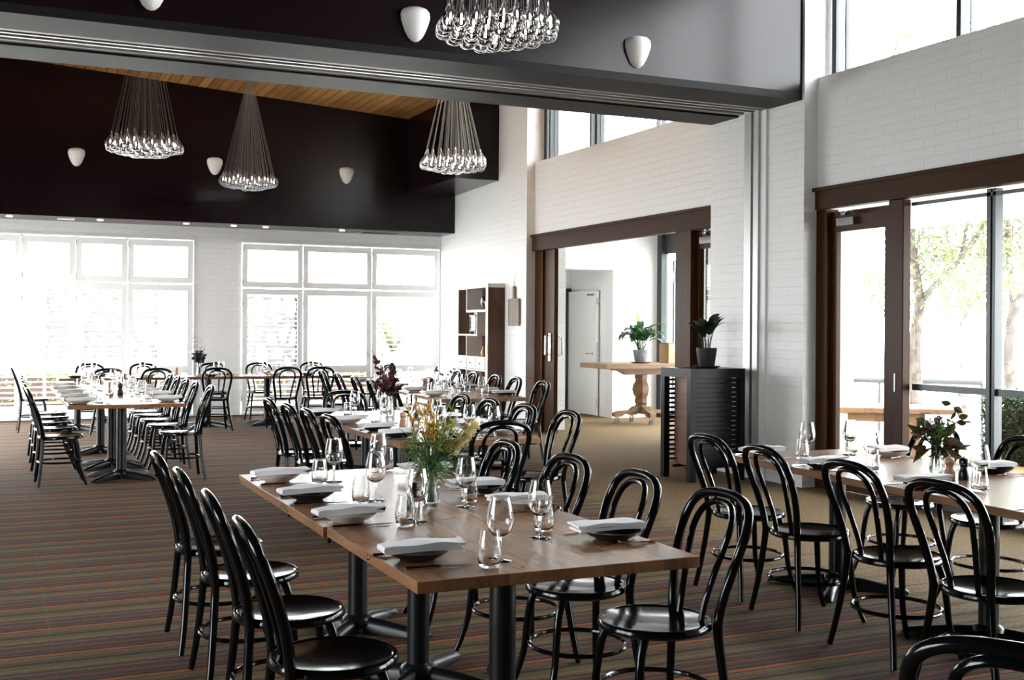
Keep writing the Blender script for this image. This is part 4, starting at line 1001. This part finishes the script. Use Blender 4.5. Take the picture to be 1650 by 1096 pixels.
for k in range(900):
    t = rnd.random(); c = camr*(.085+.10*t) + Vector((0, 0, .215+.115*t)) ; rr_ = .030*(1-.4*t)
    q = c + rvec(rnd, 0)*rr_*rnd.random()**.4; cards(yl, q, rvec(rnd, .2)+camr*.5, rnd.uniform(.010, .022), .0028, rnd, 1.2)
st_.build('green_stems', M['stemg'], b); nd.build('needles', M['needle'], b, smooth=False); gd.build('gold_leaves', M['gold'], b, smooth=False); lm.build('lime_leaves', M['lime'], b, smooth=False); yl.build('yellow_blossom', M['yellow'], b, smooth=False); tw.build('twigs', M['twig'], b)
# burgundy leaves, middle table
vx, vy = 2.98, 8.98
vase(vx, vy, 'slim clear glass vase on the middle table', .03, .17)
b = thing('bouquet', 'dark burgundy leaf sprays with two long bare twigs on middle table', 'flowers', (vx, vy, .765))
rnd = random.Random(9); tw = MB(); lf = MB()
for i in range(11):
    a = rnd.random()*2*pi; sp = rnd.uniform(.03, .15); z1 = rnd.uniform(.22, .46); c = camr*(cos(a)*sp-.03)+camf*sin(a)*sp; tip = Vector((c.x, c.y, z1)); pts = spline([Vector((0, 0, .02)), Vector((0, 0, .17)), p0*0+Vector((c.x*.5, c.y*.5, (z1+.17)/2)), tip], 4); tw.tube(pts, .002, 5)
    for k in range(20): q = pts[int(len(pts)*rnd.uniform(.45, .99))]; cards(lf, q, rvec(rnd, .2), rnd.uniform(.03, .055), .034, rnd, .4)
for k in (-.16, -.22): tip = camr*k+Vector((0, 0, .56+.1*k)); tw.tube(spline([Vector((0, 0, .02)), Vector((0, 0, .17)), tip*.6+Vector((0, 0, .1)), tip], 4), [.002]*6+[.0015]*7, 5)
tw.build('twigs', M['twig'], b); lf.build('leaves', M['burg'], b, smooth=False)
# small sprigs, bookcase table
px_, py_ = rC(4.72, 12.45)
vase(px_, py_, 'small clear vase on the bookcase table', .028, .12)
b = thing('bouquet', 'two small leafy sprigs in the vase on bookcase table', 'flowers', (px_, py_, .765)); tw = MB(); lf = MB()
for k in (-.11, .12): tip = camr*k+Vector((0, 0, .24)); pts = spline([Vector((0, 0, .02)), Vector((0, 0, .12)), tip], 5); tw.tube(pts, .002, 5); [cards(lf, pts[-1-j % 4], rvec(rnd, .3), .05, .03, rnd) for j in range(9)]
tw.build('twigs', M['twig'], b); lf.build('leaves', M['burg'], b, smooth=False)
# purple flowers, right table
vx, vy = 4.46, 4.47
vase(vx, vy, 'slim clear glass vase on the right table', .028, .15)
b = thing('bouquet', 'magenta flowers with broad olive leaves in vase on right table', 'flowers', (vx, vy, .765)); rnd = random.Random(3)
st_ = MB(); lf = MB(); ol = MB(); mg = MB()
for i in range(30):
    a = rnd.random()*2*pi; sp = rnd.uniform(.01, .085); z1 = rnd.uniform(.17, .28); c = camr*cos(a)*sp*1.1+camf*sin(a)*sp; tip = Vector((c.x, c.y, z1)); pts = spline([Vector((0, 0, .02)), Vector((0, 0, .12)), tip], 5); st_.tube(pts, .002, 5)
    for k in range(22): q = pts[int(len(pts)*rnd.uniform(.3, .99))]; cards(lf, q, rvec(rnd, .2), rnd.uniform(.02, .04), .012, rnd, .4)
    if i % 2 == 0:
        mg = MB()
        for k in range(12): cards(mg, tip, rvec(rnd, .5), .018, .010, rnd, .5)
        mg.build('magenta_blossom', M['magenta'], b, smooth=False)
for k, z_, L_ in ((-.10, .20, .10), (-.06, .12, .11), (.07, .17, .12), (.10, .14, .12), (.05, .10, .10), (-.09, .25, .06)):
    c = camr*k*.5+Vector((0, 0, z_)); [cards(ol, c+rvec(rnd)*.02, rvec(rnd, -.2)+camr*(1 if k > 0 else -1), L_*.8, .045, rnd, .8) for _ in range(2)]; cards(ol, c, camr*(1 if k > 0 else -1)+Vector((0, 0, -.35 if z_ < .18 else .1))+camf*rnd.uniform(-.4, .4), L_, .06, rnd, .8)
for (k, z_) in ((.10, .31), (.115, .28), (.135, .26), (.09, .335), (.075, .35), (.155, .25), (-.085, .30), (-.10, .26)):
    cards(ol, camr*k+Vector((0, 0, z_)), camr*rnd.uniform(-.6, 1)+Vector((0, 0, rnd.uniform(-.4, .3))), .05, .038, rnd, .5)
st_.tube(spline([Vector((0, 0, .1)), camr*.05+Vector((0, 0, .22)), camr*.12+Vector((0, 0, .27)), camr*.08+Vector((0, 0, .36))], 5), .002, 5); st_.tube(spline([Vector((0, 0, .1)), camr*-.06+Vector((0, 0, .22)), camr*-.09+Vector((0, 0, .33))], 5), .002, 5)
st_.build('stems', M['stemg'], b); lf.build('small_leaves', M['needle'], b, smooth=False); ol.build('broad_leaves', M['olive'], b, smooth=False)
# dark flower with pale sprigs, window row
vx, vy = 2.72, 17.05
vase(vx, vy, 'clear glass vase on the window row', .035, .20)
b = thing('bouquet', 'dark round flower with pale sprigs in vase on window row', 'flowers', (vx, vy, .765)); dfm = MB(); sg = MB(); st_ = MB(); rnd = random.Random(8)
st_.tube([(0, 0, .02), (0, 0, .25)], .004, 6)
for k in range(160): cards(dfm, Vector((0, 0, .27))+rvec(rnd, 0)*.06, rvec(rnd, 0), .06, .035, rnd, .5)
for i in range(12):
    a = rnd.random()*2*pi; tip = Vector((cos(a)*.09, sin(a)*.09, rnd.uniform(.36, .55))); pts = spline([Vector((0, 0, .2)), tip*.6, tip], 5); st_.tube(pts, .0018, 4)
    for k in range(14): cards(sg, pts[int(len(pts)*rnd.uniform(.5, .99))], rvec(rnd, .4), .03, .014, rnd)
st_.build('stems', M['twig'], b); dfm.build('dark_petals', M['darkflower'], b, smooth=False); sg.build('pale_sprigs', M['lilac'], b, smooth=False)

# ------------------------------------------------------------------ outdoors beyond the glass
oa = atan2(-.6, .8)
ot = thing('outdoor_table', 'weathered timber outdoor table beyond the glass door', 'table', (9.67, 9.42, -.12), oa)
# local: -x along the front edge to the left, +y away
MB().box(-2.0, 0, 0, .85, .68, .74, .004).build('tabletop', M['rustic'], ot, smooth=False)
for (a, b2) in ((-.42, .06), (-.42, .70), (-1.62, .06), (-1.62, .70)): MB().box(a-.06, a+.06, b2, b2+.09, 0, .68).build('leg', M['rustic'], ot, smooth=False)
m = MB(); m.box(-1.7, -.3, .10, .14, .58, .68); m.box(-1.7, -.3, .71, .75, .58, .68); m.build('apron', M['rustic'], ot, smooth=False)
MB().box(-1.0, -.9, .14, .71, .60, .68).build('cross_rail', M['rustic'], ot, smooth=False)
rl = thing('handrail', 'dark metal handrail outside beyond the door glass', 'railing', (11.0, 12.9, -.12))
MB().tube([(-.5, .6, .9), (1.3, -1.4, .9)], .04, 8).build('top_rail', M['rail'], rl)
for k in (0, .5, 1): q = Vector((-.5, .6, 0)).lerp(Vector((1.3, -1.4, 0)), k); MB().tube([q, q+Vector((0, 0, .9))], .02, 8).build('post', M['rail'], rl)
def tree(x, y, label, seed, h=5.5, lean=0.0, nleaf=5200):
    rnd = random.Random(seed); t = thing('tree', label, 'tree', (x, y, -.12)); br = MB(); nleaf = 6500; lf = MB()
    def grow(p, d, L, r, dep):
        pts = [p]; 
        for k in range(4): d = (d+rvec(rnd, 0)*.14+Vector((0, 0, .04))).normalized(); pts.append(pts[-1]+d*L/4)
        br.tube(pts, [r*(1-.11*i) for i in range(5)], 7 if dep < 2 else 5)
        if dep == 4: tips.append((pts[-1], d)); tips.append((pts[2], d)); return
        for k in range(3 if dep else 2): a = rvec(rnd, 0); grow(pts[-1 if k < 2 else 2], (d+a*.75).normalized(), L*rnd.uniform(.6, .8), r*.6, dep+1)
    tips = []
    p0 = Vector((0, 0, 0)); fk = Vector((.06+lean, 0, 2.0)); br.tube(spline([p0, Vector((.03, .02, .7)), Vector((-.02, 0, 1.4)), fk], 4), [.095-.002*i for i in range(13)], 9)
    grow(fk, Vector((-.12, 0, 1)), 1.6, .062, 1); grow(fk, (camr*.75+Vector((0, 0, .9))).normalized(), 1.5, .05, 1)
    for k in range(70):
        a = rnd.random()*2*pi; q = Vector((cos(a)*rnd.uniform(.2, 1.7), sin(a)*rnd.uniform(.2, 1.7), rnd.uniform(1.9, 3.6))); tips.append((q, q)); tips.append((q, q))
        if k % 3 == 0: br.tube(spline([Vector((0, 0, 2.3+rnd.random())), q*.6+Vector((0, 0, 1.1)), q+Vector((0, 0, .1)), q-Vector((0, 0, .4))], 3), .007, 4)
    br.build('trunk', M['bark'], t)
    for k in range(nleaf):
        p, d = rnd.choice(tips); q = p+rvec(rnd, 0)*rnd.uniform(.05, .42); cards(lf, q, rvec(rnd, -.2), rnd.uniform(.05, .08), .03, rnd, .3)
    o = lf.build('foliage', M['leaf'], t, smooth=False)
    return t
tree(11.35, 11.75, 'pale barked tree behind the outdoor table', 21)
tree(12.5, 11.2, 'pale barked tree at the right edge of the photo', 33)
tree(16.5, 15.9, 'small leafy tree further back between the two trunks', 44)
def hedge(x0, x1, y0, y1, z1, name, label, cat, m_, n, seed, sz=.035):
    rnd = random.Random(seed); t = thing(name, label, cat, ((x0+x1)/2, (y0+y1)/2, -.12)); lf = MB(); cr_ = MB(); sx, sy = (x1-x0)/2, (y1-y0)/2
    cr_.box(-sx*.86, sx*.86, -sy*.95, sy*.95, 0, (z1+.12)*.86); cr_.build('branches', M['twig'], t, smooth=False)
    for k in range(n):
        f = rnd.random()
        p = Vector((rnd.uniform(-sx, sx), rnd.uniform(-sy, sy), rnd.uniform(.02, z1+.12)))
        if f < .4: p.z = z1+.12+rnd.gauss(0, .03)
        elif f < .8: p.x = -sx+rnd.gauss(0, .03)
        else: p.y = (sy if rnd.random() < .6 else -sy)+rnd.gauss(0, .03)
        cards(lf, p, rvec(rnd, .2), rnd.uniform(.8, 1.4)*sz, sz*.6, rnd, .3)
    lf.build('foliage', m_, t, smooth=False); return t
hedge(10.35, 11.1, 6.6, 9.65, .74, 'clipped_hedge', 'clipped green hedge outside beyond the right window', 'hedge', M['hedge'], 26000, 4)
hedge(-3.0, 9.0, 24.3, 24.9, .55, 'garden_hedge', 'low bright green hedge outside the shuttered windows', 'hedge', M['grass'], 9000, 6, .09)
def fscreen(name, x0, x1, y0, y1, z0, z1, label, sm='screen'):
    t = thing(name, label, 'screen', ((x0+x1)/2, (y0+y1)/2, -.12)); a, b_ = (x1-x0)/2, (y1-y0)/2; z0 += .12; z1 += .12
    al = a > b_
    if al: MB().box(-a, a, -.004, .004, z0, z1).build('cut_panel', M[sm], t, smooth=False)
    else: MB().box(-.004, .004, -b_, b_, z0, z1).build('cut_panel', M[sm], t, smooth=False)
    m = MB()
    for s_ in (-1, 1):
        if al: m.box(s_*a-.025, s_*a+.025, -.03, .03, 0, z1+.03)
        else: m.box(-.03, .03, s_*b_-.025, s_*b_+.025, 0, z1+.03)
    if al: m.box(-a+.025, a-.025, -.03, .03, z1, z1+.03)
    else: m.box(-.03, .03, -b_+.025, b_-.025, z1, z1+.03)
    m.build('frame', M['alu'] if sm == 'screen_pale' and x0 < 2 else M['steel_frame'], t, smooth=False)
fscreen('garden_screen', .75, 2.55, 20.3, 20.3, .9, 2.2, 'pale laser cut garden screen outside the left shutters', 'screen_pale')
fscreen('garden_screen', 4.0, 4.93, 20.2, 20.2, .25, 1.99, 'laser cut garden screen outside the shutter right of the brick strip', 'screen_pale')
fscreen('garden_screen', 11.6, 11.6, 16.0, 18.2, .4, 2.75, 'laser cut screen outside the foyer glass')
# palm outside
pm = thing('palm', 'spiky palm outside the right hand shutters', 'palm', (7.3, 21.9, -.12)); lf = MB(); rnd = random.Random(2)
MB().tube([(0, 0, 0), (0, 0, .9)], [.14, .10], 10).build('trunk', M['bark'], pm)
for i in range(70):
    a = rnd.random()*2*pi; e = rnd.uniform(-.2, 1.4); vs, fs = leafm(rnd.uniform(1.2, 1.7), .08, (e, e-rnd.uniform(.4, 1.1)), rnd); s0 = len(lf.v)
    lf.add([(q[0], q[1], q[2]+1.1) for q in vs], fs); lf.xf(Matrix.Rotation(a, 4, 'Z'), s0)
lf.build('fronds', M['palm'], pm, smooth=False)
